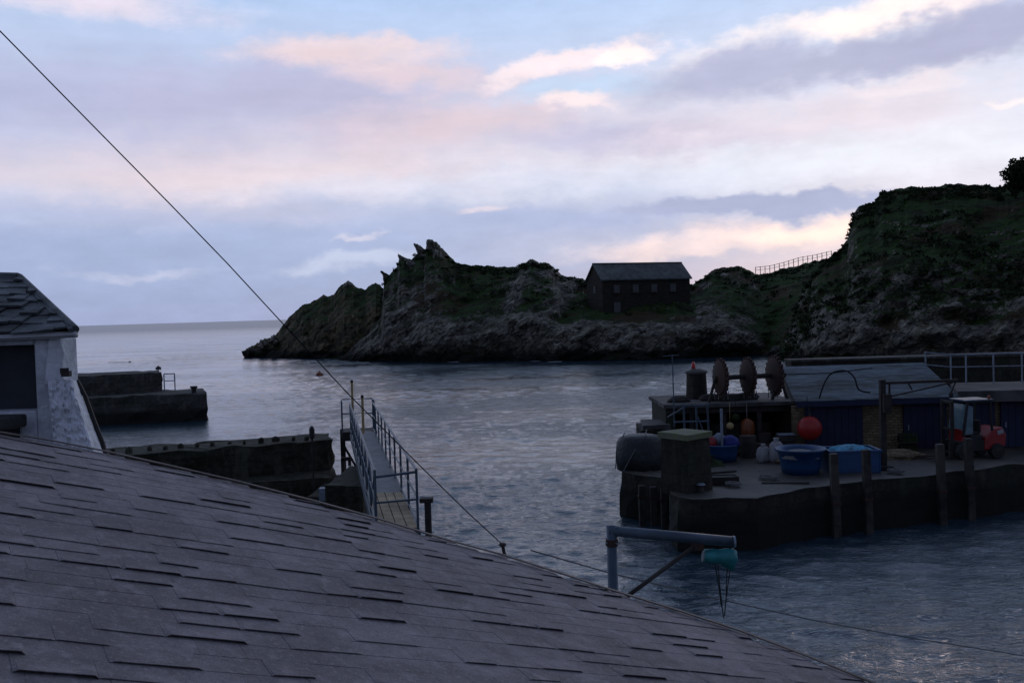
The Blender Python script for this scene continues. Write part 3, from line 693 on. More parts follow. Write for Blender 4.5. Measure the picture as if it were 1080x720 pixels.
    q = thing('mooring_post', (b.x, b.y, b.z-1), 'stout dark post with flat cap right of the gangway end', 'post')
    mb = MB(); mb.tube([(b.x, b.y, -3), (b.x, b.y, h)], .065, 10); mb.build('shaft', M_dark, q)
    mb = MB(); mb.box((b.x-.02, b.y, h+.02), (.25, .2, .08)); mb.build('cap', M_dark, q, bevel=.01)
gangway()

# ------------------------------------------------------------------ mooring buoys out at sea
for px, py, r, lab in ((337, 396, .55, 'orange mooring buoy floating in front of the headland point'), (167, 389, .5, 'dark round mooring buoy floating left of the headland, beyond the pier'),
                       (76, 382, .45, 'small dark buoy floating beside the cottage eaves'), (137, 383, .4, 'small dark buoy at the right end of a floating line')):
    p = Pz(px, py, 0); t = thing('mooring_buoy', p, lab, 'buoy', 'mooring buoys')
    mb = MB(); mb.lathe(p, [(r*.4, -r*.6), (r*.9, -r*.2), (r, .1), (r*.9, r*.5), (r*.5, r*.85), (r*.15, r)], 14); mb.build('float', M_orange if px == 337 else M_black, t, True)
    mb = MB(); mb.tube([p+Vector((0, 0, r*.9)), p+Vector((0, 0, r*1.35))], r*.12, 8); mb.build('ring', M_dark, t)
def floatline():
    pts = [Pz(115+i*2.0, 382.4-i*.04, 0) for i in range(11)]
    t = thing('floating_line', pts[5], 'thin dark line of net floats on the far left water', 'float line')
    mb = MB(); mb.tube(pts, .04, 5); mb.build('line', M_black, t)
    for p in pts: mb = MB(); mb.lathe(p, [(.08, -.1), (.14, .05), (.08, .12)], 8); mb.build('float', M_black, t)
floatline()

# ------------------------------------------------------------------ harbour quay at the right
ZD = 1.75
def quay():
    px = [(655, 497), (706, 506), (707, 521), (716, 525), (730, 527), (765, 526.5), (800, 524), (850, 515), (935, 505), (1080, 490), (1400, 468)]
    pts = [Pz(a, b, ZD).xy for a, b in px]
    back = [Vector((60, 58)), Vector((16, 58)), Vector((11.5, 47)), Vector((6.6, 44.5))]
    mb = MB(); mb.prism(pts+back, -4, ZD, .4, .20, .12); o = mb.build('quay', [M_quay, M_deck]); 
    n = len(o.data.polygons)-2; o.data.polygons[n].material_index = 1
    tag(o, kind='structure')
quay()
def gp(px, py): return Pz(px, py, ZD)      # a point on the quay deck
UP = Vector((0, 0, 1))

def fender_piles():
    labs = ['timber fender pile in front of the blue round tub', 'timber fender pile in front of the netting filled blue bin', 'timber fender pile left of the forklift', 'timber fender pile standing directly in front of the forklift']
    for (px, y0, y1, d), lab in zip(((879, 478, 560, 0), (913, 474, 556, 0), (991, 468, 548, 0), (1021, 462, 545, 0)), labs):
        ey = interp([(850, 515), (935, 505), (1080, 490)], px); d = Pz(px, ey, ZD).y-.35
        a, b = P(px, y0, d), P(px+1, y1, d); b.z = -3; b.x += .15
        t = thing('fender_pile', (b.x, b.y, 0), lab, 'pile', 'timber fender piles along the quay face')
        mb = MB(); mb.beam(b, a, .26, .26); mb.build('timber', M_pile, t, bevel=.03)
        mb = MB(); mb.box(Vector((lerp(a.x, b.x, .3), d, 1.2)), (.31, .31, .1)); mb.build('iron_strap', M_rust, t)
    for (px, d, lab) in ((676, 35.0, 'dark vertical fender timber on the left quay face, leftmost'), (688, 34.7, 'dark vertical fender timber on the left quay face, middle'), (699, 34.35, 'dark vertical fender timber nearest the quay corner')):
        a = P(px, 510, d); a.y -= .2
        t = thing('fender_pile', (a.x, a.y, 0), lab, 'pile', 'short fender timbers on the quay corner')
        mb = MB(); mb.beam((a.x, a.y, -3), (a.x, a.y, 1.5), .24); mb.build('timber', M_pile, t, bevel=.03)
        mb = MB(); mb.box((a.x, a.y, 1.1), (.29, .29, .1)); mb.build('iron_strap', M_rust, t)
    a = P(705.5, 510, 33.9); mb = MB(); mb.tube([(a.x, a.y-.3, -2), (a.x, a.y-.3, 1.9)], .05, 8); tag(mb.build('drain_pipe', M_galv), 'pale thin pipe running down the quay corner', 'pipe')
fender_piles()

def pillar():
    b = gp(724, 516); t = thing('stone_pillar', b, 'square stone pillar with a mossy green top on the quay corner', 'pillar')
    R_ = Matrix.Rotation(RD(38), 2); s = .58
    mb = MB(); mb.prism([b.xy+R_ @ Vector(q) for q in ((-s, -s), (s, -s), (s, s), (-s, s))], ZD-.1, ZD+1.82, .25, .04, .05); mb.build('shaft', M_quay, t)
    s = .66; mb = MB(); mb.prism([b.xy+R_ @ Vector(q) for q in ((-s, -s), (s, -s), (s, s), (-s, s))], ZD+1.8, ZD+2.0, .25, .05)
    mb.build('mossy_cap', mat('moss', (.10, .12, .05), .95, .5, 3, .8, .03, second=(.16, .16, .12)), t)
pillar()
def bundle():
    b = gp(678, 496)+Vector((0, .6, 0)); t = thing('tarpaulin_bundle', b, 'large rounded dark tarpaulin covered bundle tied with rope on the quay end', 'bundle')
    mb = MB(); prof = [(.92, -.05), (.93, .5), (.88, 1.05), (.80, 1.24), (.5, 1.32), (.1, 1.34)]
    mb.lathe(b, prof, 22, 1, .85, wob=.16); mb.build('cover', mat('dark_tarpaulin', (.022, .028, .030), .55, .4, 3, .7, .05), t, True)
    mb = MB(); mb.tube([b+Vector((-.75, -.6, 0)), b+Vector((-.35, -.72, .75)), b+Vector((.1, -.62, 1.32)), b+Vector((.3, .2, 1.47))], .02, 6)
    mb.tube([b+Vector((-.99, 0, 0)), b+Vector((-.93, -.1, .9)), b+Vector((-.6, -.1, 1.42))], .02, 6); mb.build('rope', M_rope, t)
bundle()
def low_block():
    t = thing('low_wall', gp(690, 470), 'low dark stone wall stub behind the tarpaulin bundle', 'wall')
    a, b = P(676, 452, 40), P(712, 452, 40.5)
    mb = MB(); mb.prism([a.xy, b.xy, (b.x+.3, 43), (a.x+.2, 43)], -3, 2.85, .5, .15); mb.build('masonry', M_quay, t)
    a2, b2 = P(674, 450, 39.9), P(708, 450, 40.4); mb = MB(); mb.prism([(a2.x+.2, 40.2), (b2.x, 40.4), (b2.x, 42.5), (a2.x+.4, 42.5)], 2.8, 3.02, .5, .08); mb.build('coping', M_conc, t)
low_block()

ZS = 3.85
def net_store():
    x0, x1 = P(701, 430, 41).x, P(838, 430, 41).x
    t = thing('net_store', ((x0+x1)/2, 41, ZD), 'dark open fronted store with flat slab roof under the rusty reels', 'store')
    mb = MB(); mb.box(((x0+x1)/2, 44.6, (ZD+ZS)/2-.2), (x1-x0, .4, ZS-ZD)); mb.build('back_wall', M_quay, t)
    mb = MB(); mb.box((x0+.2, 42.6, (ZD+ZS)/2-.14), (.4, 3.6, ZS-ZD)); mb.build('side_wall', M_quay, t)
    mb = MB(); mb.box((x1-.2, 42.75, (ZD+ZS)/2-.14), (.38, 3.3, ZS-ZD)); mb.build('side_wall', M_quay, t)
    mb = MB(); mb.prism([(x0-.1, 40.6), (x1, 40.5), (x1, 45), (x0-.1, 45)], ZS-.16, ZS, .6, .05); mb.build('roof_slab', M_conc, t)
    for k in (.2, .45, .72, .97):
        mb = MB(); mb.box((lerp(x0, x1, k), 40.9, (ZD+ZS)/2-.08), (.18, .18, ZS-ZD-.16)); mb.build('post', M_dark, t)
    mb = MB(); mb.box(((x0+x1)/2, 40.85, ZS-.3), (x1-x0-.1, .14, .26)); mb.build('beam', M_dark, t)
    mb = MB(); mb.box((lerp(x0, x1, .62), 42.7, ZD+.5), (x1-x0-3, 1.6, 1.1)); mb.build('shelf', M_dark, t)
    # coils of netting on the slab
    for i, k in enumerate((.13, .40, .52, .66)):
        c = Vector((lerp(x0, x1, k), 41.6+.3*(i % 2), ZS)); mb = MB(); r = random.uniform(.25, .4)
        mb.lathe(c, [(r, -.02), (r*1.1, .1), (r*.8, .24), (r*.3, .3)], 12, 1.5, 1, wob=.8)
        tag(mb.build('net_heap', M_dark), ['low dark heap of netting left of the lamp drum', 'low dark heap of netting between lamp drum and reels', 'dark netting heap beneath the left and middle reels', 'dark netting heap beneath the middle and right reels'][i], 'netting', 'netting heaps on the store roof')
net_store()

def lamp_drum():
    d = 43.0; c = P(735, 423, d); c.z = ZS
    t = thing('harbour_light', c, 'squat stone drum with a pale domed cap and small red lamp', 'harbour light')
    mb = MB(); mb.lathe(c, [(.50, 0), (.47, .4), (.44, 1.15)], 20); mb.build('drum', M_quay, t)
    mb = MB(); mb.lathe(c, [(.50, 1.15), (.50, 1.24), (.42, 1.28), (.18, 1.36)], 20); mb.build('cap', M_conc, t)
    mb = MB(); mb.lathe(c-Vector((.12, 0, 0)), [(.07, 1.34), (.09, 1.4), (.09, 1.55), (.03, 1.68)], 12); mb.build('lamp', M_lens, t, True)
lamp_drum()

def antenna():
    d = 40.2; a = P(709, 374, d); b = Vector((a.x+.02, d, ZS-.9))
    t = thing('aerial_mast', b, 'slim mast with a short crossbar left of the harbour light', 'mast')
    mb = MB(); mb.tube([b, a], .035, 6, r2=.022); mb.build('pole', M_steel, t)
    mb = MB(); mb.tube([a+Vector((-.38, 0, -.05)), a+Vector((.3, 0, -.03))], .022, 6); mb.build('crossbar', M_steel, t)
antenna()

def rack():
    d = 38.6; t = thing('metal_rack', P(727, 470, d), 'pale blue tubular metal rack in front of the net store', 'rack')
    A = lambda x, y: P(x, y, d); mb = MB()
    for x in (721, 734, 746): mb.tube([A(x, 428), A(x+2, 472)], .045, 6)
    for y in (427, 444): mb.tube([A(712, y+1), A(748, y)], .04, 6)
    mb.tube([A(704, 440), A(726, 427)], .035, 6); mb.build('frame', M_steel, t)
    mb = MB(); mb.tube([A(736, 440), A(743, 458)], .035, 6); mb.build('brace', M_steel, t)
    b = gp(762, 487); t = thing('pale_post', b, 'slim pale upright post beside the heaped blue tub', 'post'); a = P(760, 431, b.y)
    mb = MB(); mb.tube([b, (b.x, b.y, a.z)], .055, 8); mb.build('shaft', M_galv, t); mb = MB(); mb.lathe(b, [(.14, 0), (.14, .04), (.06, .08)], 10); mb.build('foot', M_galv, t)
rack()

def reels():
    d = 41.4; yaw = RD(27); ax = Vector((cos(yaw), sin(yaw), 0)); c1 = P(789, 397, d)
    t = thing('net_hauler_reels', Vector((c1.x, c1.y, ZS)), 'three rusty toothed net reels on one axle above the store', 'winch')
    sp = [P(760, 397, d-.25), c1, P(817, 397, d+.25)]
    sp[0].z = sp[2].z = c1.z
    ax = (sp[2]-sp[0]).normalized()
    # axle runs through the reels; each reel turned edge-on by about sixty degrees
    mb = MB(); mb.tube([sp[0]-ax*.3, sp[2]+ax*.5], .11, 10); mb.build('axle', M_dark, t)
    rot = Matrix.Rotation(-RD(2), 3, 'Z') @ (ax.to_track_quat('Z', 'Y').to_matrix())
    for i, c in enumerate(sp):
        mb = MB(); R_ = .74 if i < 2 else .78
        prof = [(.1, -.2), (R_*.55, -.17), (R_*.92, -.11), (R_, -.08), (R_, .08), (R_*.92, .11), (R_*.55, .17), (.1, .2)]
        mb.lathe(c, prof, 26, M=rot)
        for k in range(22):
            a = 2*pi*k/22; v = rot @ Vector((cos(a), sin(a), 0)); w = rot @ Vector((0, 0, 1))
            mb.box(c+v*(R_+.045), (.15, .11, .10), M=rot @ Matrix.Rotation(a, 3, 'Z'))
        mb.build('reel', M_rust, t)
        if i != 1:
            mb = MB()
            for s in (-1, 1): mb.beam(Vector((c.x+.2*(i-1)+s*.35, c.y+s*.1, ZS)), c+ax*(.24*(1 if i else -1)), .1)
            mb.build('stand', M_dark, t)
        mb = MB()
        for k in range(5):
            a = -pi/2+random.uniform(-1, 1); q = c+Vector((random.uniform(-.35, .35), -.1, -R_*.8)); mb.tube([q, q+Vector((random.uniform(-.1, .1), 0, -.35))], .02, 5)
        mb.build('rope_ends', M_rope, t)
reels()

def blue_shed():
    x0, x1, yf, yb, ze, zb = P(838, 430, 39.6).x, P(1150, 430, 38.5).x, 39.6, 57.0, 3.98, 4.25
    xr = P(1003, 415, 39.6).x
    t = thing('harbour_shed', ((x0+x1)/2, yf, ZD), 'long low navy blue harbour shed with a wide pale flat roof', 'shed')
    mb = MB(); mb.box(((x0+x1)/2, yf+.3, (ZD+3.72)/2), (x1-x0, .4, 3.72-ZD)); mb.build('wall', M_brick, t)
    for i, (a, b) in enumerate(((851, 912), (955, 1001), (1008, 1052), (1058, 1120))):
        xa, xb = P(a, 450, 39.4).x, P(b, 450, 39.4).x; mb = MB(); n = max(3, int((xb-xa)/.28))
        for k in range(n): mb.box((lerp(xa, xb, (k+.5)/n), yf+.02, 2.78), ((xb-xa)/n-.015, .10, 2.04))
        dd = mb.build('door', M_bluewall, t); mb = MB(); mb.box((xa+.18, yf-.06, 2.7), (.05, .06, .22)); mb.build('handle', M_galv, dd)
    # roof with lapped felt sheets
    mb = MB(); n = 9
    for k in range(n):
        y0, y1 = lerp(yf-.45, yb, k/n), lerp(yf-.45, yb, (k+1)/n)+.12; z0, z1 = lerp(ze, zb, k/n)+.003, lerp(ze, zb, (k+1)/n)
        def xa(y): return lerp(P(838, 420, 39.2).x, P(824, 398, 57).x, (y-39.2)/18)
        def xb(y): return lerp(P(1012, 411, 39.2).x, P(975, 384, 57).x, (y-39.2)/18)
        a = [(xa(y0), y0, z0), (xb(y0), y0, z0), (xb(y1), y1, z1), (xa(y1), y1, z1)]; b = [(p[0], p[1], p[2]-.03) for p in a]
        mb.add(b+a, [(3, 2, 1, 0), (4, 5, 6, 7), (0, 1, 5, 4), (1, 2, 6, 5), (2, 3, 7, 6), (3, 0, 4, 7)])
    mb.build('roof', M_roofsheet, t)
    mb = MB(); mb.box(((x0+xr)/2+.1, yf-.42, ze-.14), (xr-x0+.3, .08, .22)); mb.build('fascia', M_bluewall, t)
    mb = MB(); mb.box(((16.4+P(975, 400, 57).x)/2, yb-.2, 2.4), (P(975, 400, 57).x-16.4, .4, 3.6)); mb.build('back_wall', M_quay, t)
    mb = MB(); mb.prism([(x0, yf+.6), (x0+.4, yf+.6), (P(826, 398, 57).x+.3, 56.5), (P(826, 398, 57).x-.1, 56.5)], ZD, 3.8, 1.5, .05); mb.build('side_wall', M_quay, t)
    # flat terrace at the right end
    mb = MB(); xq = P(1400, 400, 40).x; mb.prism([(xr+.1, yf-.35), (xq, yf-1.5), (xq+.5, yf+2.6), (P(1000, 400, 43.4).x+.1, 43.4)], 3.72, 4.18, 1.5, .03); mb.build('terrace', M_conc, t)
blue_shed()

def back_wall():
    t = thing('breakwater_wall', (P(950, 390, 62).x, 62, 0), 'long dark breakwater wall behind the shed roof', 'wall')
    x0, x1 = P(836, 386, 61).x, P(1300, 370, 61).x
    mb = MB(); mb.prism([(x0, 61), (x1, 59), (x1, 62.5), (x0, 62.5)], -3, 4.3, .9, .14); mb.build('masonry', M_quay, t)
    mb = MB(); mb.prism([(x0-.1, 60.9), (x1, 58.9), (x1, 62.6), (x0-.1, 62.6)], 4.28, 4.42, .9, .05); mb.build('coping', M_pier, t)
back_wall()

def terrace_rail():
    t = thing('terrace_railing', P(1030, 405, 46), 'pale metal railing around the terrace above the forklift', 'railing')
    corner = [(P(976, 387, 56.5)), (P(1001, 407, 40.2)), (P(1200, 402, 39.0))]
    back = [P(976, 387, 56.5), P(1250, 380, 54)]
    for q in corner+back: q.z = 4.18
    mid = [P(1004, 387, 42.9), P(1250, 381, 41.6)]
    for q in mid: q.z = 4.18
    tops = []
    for i in range(8):
        p = mid[0].lerp(mid[1], i/7); p.x = P([1003, 1019, 1048, 1078, 1110, 1140, 1170, 1200][i], 400, p.y).x
        mb = MB(); mb.tube([p, p+UP*1.32], .035, 6); mb.build('post', M_galv, t); tops.append(p+UP*1.32)
    tops = [P(976, 371.5, 42.9)]+tops
    mb = MB(); mb.tube(tops, .035, 6); mb.build('rail', M_galv, t); mb = MB(); mb.tube([p-UP*.56 for p in tops], .03, 6); mb.build('rail', M_galv, t)
    mb = MB(); mb.tube([tops[0]-UP*1.5, tops[0]], .035, 6); mb.build('post', M_galv, t)
terrace_rail()

def roof_cables():
    z = 4.1; q = [P(864, 420, 40), P(870, 403, 41.5), P(878, 393, 43), P(892, 391, 43.5), P(901, 398, 42.5), P(906, 411, 40.5), P(920, 414, 40)]
    mb = MB(); pts = []
    for i in range(len(q)-1):
        for k in range(5):
            u = k/5; p0, p1, p2, p3 = q[max(i-1, 0)], q[i], q[i+1], q[min(i+2, len(q)-1)]
            pts.append(.5*((2*p1)+(p2-p0)*u+(2*p0-5*p1+4*p2-p3)*u*u+(3*p1-p0-3*p2+p3)*u**3))
    mb.tube(pts, .035, 6); tag(mb.build('cable_loop', M_wire), 'black cable looping up over the front of the pale shed roof', 'cable')
    a, b = P(826, 395, 42.3), P(920, 388, 52); mb = MB(); mb.tube([a, a.lerp(b, .5)-UP*.1, b], .025, 5); tag(mb.build('stay_wire', M_wire), 'thin stay wire from the right reel across the shed roof', 'wire')
roof_cables()

def jib_crane():
    b = gp(932, 494); d = b.y; A = lambda x, y: P(x, y, d)
    t = thing('jib_crane', b, 'black quayside jib crane with a braced horizontal arm', 'crane')
    top = A(931, 400); top.x = b.x
    mb = MB(); mb.beam(b, top, .2, .2); mb.build('mast', M_dark, t, bevel=.01)
    mb = MB(); mb.box(b+UP*.06, (.55, .55, .12)); mb.build('base_plate', M_dark, t)
    mb = MB(); mb.beam(A(932, 404), A(1010, 401), .1, .1); mb.beam(A(934, 419), A(1005, 403), .055); mb.beam(A(938, 403), A(938, 418), .06); mb.beam(A(958, 404), A(962, 411), .05); mb.build('jib', M_dark, t)
    mb = MB(); mb.tube([A(1008, 402), A(1003, 414)], .03, 6); mb.lathe(A(1003, 416), [(.03, -.12), (.09, -.04), (.09, .05), (.03, .1)], 8); mb.build('hook', M_dark, t)
    mb = MB(); mb.box(A(933, 425)+Vector((.02, -.16, 0)), (.3, .24, .7)); mb.build('winch_box', M_dark, t, bevel=.02)
jib_crane()

def tub_round():
    b = gp(851, 502)+Vector((0, .75, 0)); t = thing('round_tub', b, 'large round blue plastic tub with a flared rim', 'tub')
    mb = MB(); mb.lathe(b, [(.66, 0), (.72, .3), (.80, .78), (.92, .86), (.93, .93), (.86, .93), (.76, .80), (.60, .12), (.1, .10)], 30); mb.build('body', M_tub, t, True)
    mb = MB(); mb.lathe(b+UP*.6, [(.74, 0), (.70, .12), (.4, .22), (.1, .26)], 20, wob=.4); mb.build('contents', M_rope, t)
def bin_sq():
    b = gp(905, 500)+Vector((0, .8, 0)); t = thing('netting_bin', b, 'rectangular blue plastic bin heaped with pale blue netting', 'bin')
    mb = MB(); W, D_, H = 1.85, 1.2, .85; th = .06
    for s in (-1, 1): mb.box(b+Vector((s*(W/2-th/2), 0, H/2)), (th, D_, H)); mb.box(b+Vector((0, s*(D_/2-th/2), H/2)), (W-2*th-.004, th, H-.003))
    mb.box(b+UP*.06, (W-.14, D_-.14, .1))
    for s in (-1, 1): mb.box(b+Vector((s*(W/2+.02), 0, H-.05)), (.06, D_+.1, .1)); mb.box(b+Vector((0, s*(D_/2+.02), H-.05)), (W+.04, .06, .096))
    mb.build('shell', M_tub, t, bevel=.015)
    mb = MB(); mb.lathe(b+UP*.55, [(.7, 0), (.72, .22), (.5, .36), (.2, .42)], 24, 1.15, .72, wob=.7); tag(mb.build('fishing_net', M_net, t, True), 'pale turquoise netting heaped above the rim')
def tub_left():
    b = gp(766, 489)+Vector((-.05, .8, 0)); t = thing('heaped_tub', b, 'blue tub heaped with bright blue sacks beside the pale post', 'tub')
    mb = MB(); mb.lathe(b, [(.62, 0), (.68, .3), (.72, .62), (.78, .68), (.72, .70), (.6, .5), (.1, .4)], 26, 1, .9); mb.build('body', M_tub, t, True)
    sm = mat('bright_blue_sack', (.01, .022, .22), .6, .3, 4, .5, .03)
    for k, (x, y, z, r, m, lab) in enumerate(((.38, -.1, .62, .40, sm, 'bright blue sack'), (-.02, .1, .7, .30, M_galv, 'small pale sack'), (-.4, -.1, .62, .26, M_redp, 'dark red sack'))):
        mb = MB(); mb.lathe(b+Vector((x, y, z)), [(r*.6, -.1), (r, .05), (r*.8, .28), (r*.25, .42)], 16, wob=.5); o = mb.build('sack', m, None, True)
        tag(o, lab+' lying in the heaped tub by the pale post', 'sack', 'sacks in the heaped tub')
def sacks():
    for (px, py, r, h, lab) in ((808, 489, .27, .72, 'squat white sack slumped on the quay, left of its pair'), (822, 489, .30, .95, 'taller white sack standing against the round blue tub')):
        b = gp(px, py)+Vector((0, .4, 0)); t = thing('white_sack', b, lab, 'sack', 'white sacks by the round tub')
        mb = MB(); mb.lathe(b, [(r*.8, 0), (r*1.12, h*.2), (r, h*.5), (r*.82, h*.75), (r*.45, h*.88)], 18, 1, .8, wob=.45); mb.build('bag', M_sack, t, True)
        mb = MB(); mb.lathe(b+UP*h*.86, [(r*.4, 0), (r*.22, h*.05), (r*.42, h*.16)], 12, wob=.5); mb.build('tied_neck', M_sack, t, True)
    p = P(831, 460, 36.5)
    t = thing('fish_box_stack', gp(836, 487), 'small grey crates stacked behind the white sacks', 'crates')
    mb = MB(); b = gp(838, 484)+Vector((0, 1.2, 0))
    for k in range(3): mb.box(b+UP*(.14+.27*k), (.75, .5, .24), rz=.06*k)
    mb.build('box', M_dark, t, bevel=.02)
    mb = MB(); mb.box(b+UP*.86, (.7, .46, .05)); mb.build('lid', M_galv, t)
def floats():
    c = P(854, 451.5, 39.0); t = thing('red_buoy', c, 'big round bright red buoy hanging on the shed front', 'buoy')
    mb = MB(); n = 14; mb.lathe(c, [(max(.02, sin(pi*i/n))*.50, -cos(pi*i/n)*.50) for i in range(n+1)], 26, 1, .8); mb.build('float', M_red, t, True)
    mb = MB(); mb.tube([c+UP*.45, c+UP*.62], .07, 8); mb.tube([c+UP*.6, c+Vector((0, .3, 1.3))], .02, 5); mb.build('eye_and_rope', M_dark, t)
    c = P(788, 452, 40.3); t = thing('orange_float', c, 'long orange float hanging in the mouth of the net store', 'float')
    mb = MB(); mb.lathe(c, [(.08, -.48), (.26, -.36), (.29, 0), (.24, .32), (.08, .44)], 18, wob=.2); mb.build('float', M_orange, t, True)
    mb = MB(); mb.tube([c+UP*.4, c+UP*1.2], .02, 5); mb.build('rope', M_rope, t)
    for px, py, lab in ((770, 449, 'small pale yellow float left of the orange float'), (776, 440, 'small dull green float high in the net store mouth')):
        c = P(px, py, 40.2); mb = MB(); n = 8; mb.lathe(c, [(max(.01, sin(pi*i/n))*.16, -cos(pi*i/n)*.16) for i in range(n+1)], 14); mb.tube([c+UP*.15, c+UP*1.0], .012, 5)
        tag(mb.build('net_float', M_pole if py > 445 else M_leaf, None, True), lab, 'float', 'small floats in the net store')
    c = P(968, 428, 39.2)
tub_round(); bin_sq(); tub_left(); sacks(); floats()

def clutter():
    # dim gear standing inside the net store
    defs = [(797, 487, .34, .9, 'tall dark drum at the back left of the white sacks', 'drum'), (815, 481, .3, .8, 'dark drum behind the white sacks', 'drum')]
    for px, py, r, h, lab, cat in defs:
        b = gp(px, py)+Vector((0, 1.2, 0)); t = thing('oil_drum', b, lab, cat, 'dark drums by the net store')
        mb = MB(); mb.lathe(b, [(r, 0), (r, h*.33), (r*1.05, h*.35), (r, h*.37), (r, h*.66), (r*1.05, h*.68), (r, h*.7), (r, h)], 18); mb.build('shell', M_dark, t)
        mb = MB(); mb.lathe(b+UP*h, [(r*.92, -.02), (r*.92, .01)], 18); mb.build('lid', M_rust, t)
    for px, py, s, lab in ((748, 513, .5, 'low dark fish box on the quay edge right of the pillar'),):
        b = gp(px, py)+Vector((.6, .6, 0)); t = thing('fish_box', b, lab, 'box'); mb = MB()
        for q in (-1, 1): mb.box(b+Vector((q*s, 0, .13)), (.04, .6, .26)); mb.box(b+Vector((0, q*.28, .13)), (2*s-.05, .04, .256))
        mb.box(b+UP*.03, (2*s-.05, .54, .04)); mb.build('tray', M_dark, t)
        mb = MB(); mb.box(b+UP*.2, (.9, .45, .06)); mb.build('rope_coil', M_dark, t)
    b = gp(739, 519); t = thing('mooring_ring', b, 'small pale topped mooring bollard at the foot of the pillar', 'bollard'); mb = MB(); mb.lathe(b, [(.13, 0), (.1, .2), (.16, .26)], 12); mb.build('stem', M_dark, t)
    mb = MB(); mb.lathe(b+UP*.26, [(.16, 0), (.14, .04), (.02, .06)], 12); mb.build('cap', M_galv, t)
    b = gp(958, 486)+Vector((0, .8, 0)); mb = MB(); mb.lathe(b, [(.5, 0), (.55, .14), (.35, .3), (.1, .36)], 18, 1.5, 1, wob=.6)
    tag(mb.build('rope_pile', M_brick), 'low brown heap of rope on the quay right of the crane mast', 'rope')
    # lobster pots: half-round frames with netting, stacked in front of the store
    def pot():
        t = thing('lobster_pot', (0, 0, 0), 'x', 'lobster pot', 'lobster pots by the net store')
        mb = MB(); mb.box((0, 0, .03), (.7, .45, .05)); mb.build('base', M_dark, t)
        mb = MB()
        for x in (-.33, 0, .33): mb.tube([(x, .21*cos(pi*k/8), .04+.36*sin(pi*k/8)) for k in range(9)], .018, 5)
        for k in (2, 4, 6): mb.tube([(-.33, .21*cos(pi*k/8), .04+.36*sin(pi*k/8)), (.33, .21*cos(pi*k/8), .04+.36*sin(pi*k/8))], .016, 5)
        mb.build('hoops', M_dark, t)
        mb = MB(); n_ = 8; v_ = [(x, .19*cos(pi*k/n_), .04+.34*sin(pi*k/n_)) for x in (-.32, .32) for k in range(n_+1)]
        mb.add(v_, [(k, k+1, n_+2+k, n_+1+k) for k in range(n_)]+[tuple(range(n_+1))[::-1], tuple(range(n_+1, 2*n_+2))]); mb.build('netting', M_leaf, t)
        return t
    p0 = pot(); kids = [o_ for o_ in COL.objects if o_.parent == p0]
    spots = [(778, 479, 0, .2, 'bottom left lobster pot of the stack behind the heaped blue tub'), (789, 479, 0, -.1, 'bottom right lobster pot of the stack behind the heaped blue tub'), (783, 479, .41, .1, 'topmost lobster pot of the stack behind the heaped blue tub'),
             (712, 482, 0, .5, 'lobster pot lying alone just behind the mossy pillar'), (965, 480, 0, .1, 'lobster pot on the quay left of the forklift, lower one of two'), (965, 480, .41, -.1, 'lobster pot left of the forklift, stacked on another')]
    for i, (px, py, dz, rz, lab) in enumerate(spots):
        if i == 0: r = p0
        else:
            r = p0.copy(); COL.objects.link(r)
            for k_ in kids: c_ = k_.copy(); COL.objects.link(c_); c_.parent = r
        r['label'] = lab; r.location = gp(px, py)+Vector((0, .7, dz)); r.rotation_euler = (0, 0, rz)
    for px, py, r_, hh_, m_, lab in ((744, 494, .55, .5, M_leaf, 'green black heap of netting just behind the pillar'), (800, 483, .5, .55, M_rust, 'rust brown heap of net in the mouth of the store'), (841, 492, .42, .4, M_brick, 'tan heap of rope behind the round blue tub'), (712, 490, .5, .45, M_black, 'black heap of gear between pillar and tarpaulin bundle')):
        b = gp(px, py)+Vector((0, .8, 0)); mb = MB(); mb.lathe(b, [(r_*1.1, -.02), (r_*1.05, hh_*.3), (r_*.8, hh_*.65), (r_*.45, hh_*.9), (r_*.12, hh_)], 26, 1.15, .9, wob=1.1)
        for q_ in range(14):
            a_ = random.uniform(0, 6.28); p_ = b+Vector((cos(a_)*r_*.9, sin(a_)*r_*.8, hh_*.3)); mb.tube([p_+Vector((0, 0, -.3*hh_)), p_+Vector((random.uniform(-.15, .15), random.uniform(-.1, .1), hh_*.5)), b+Vector((random.uniform(-.2, .2), random.uniform(-.2, .2), hh_*.85))], .018, 5)
        tag(mb.build('net_heap', m_), lab, 'netting', 'heaps of gear on the quay deck')
    for k, (px, py, r_, lab) in enumerate(((812, 507, .38, 'flat coil of rope on the deck in front of the white sacks'), (948, 500, .34, 'flat coil of rope at the foot of the jib crane'), (775, 514, .3, 'small coil of rope near the quay edge right of the pillar'))):
        b = gp(px, py)+Vector((0, .3, .03)); pts = []
        for q_ in range(90):
            a_ = q_*.42; rr = r_*(.35+.65*(q_ % 30)/30); pts.append(b+Vector((cos(a_)*rr, sin(a_)*rr*.9, .03+.03*(q_//30))))
        mb = MB(); mb.tube(pts, .022, 5); tag(mb.build('rope_coil', M_rope), lab, 'rope', 'rope coils on the quay deck')
    for k, (px, py, rz, lab) in enumerate(((757, 500, .3, 'grey plank lying on the quay deck beside the pale post'), (830, 511, -.15, 'long dark plank lying along the quay edge before the round tub'))):
        b = gp(px, py)+Vector((0, .2, .04)); mb = MB(); mb.box(b, (1.6, .2, .06), rz=rz); tag(mb.build('plank', M_pile, bevel=.008), lab, 'plank')
clutter()

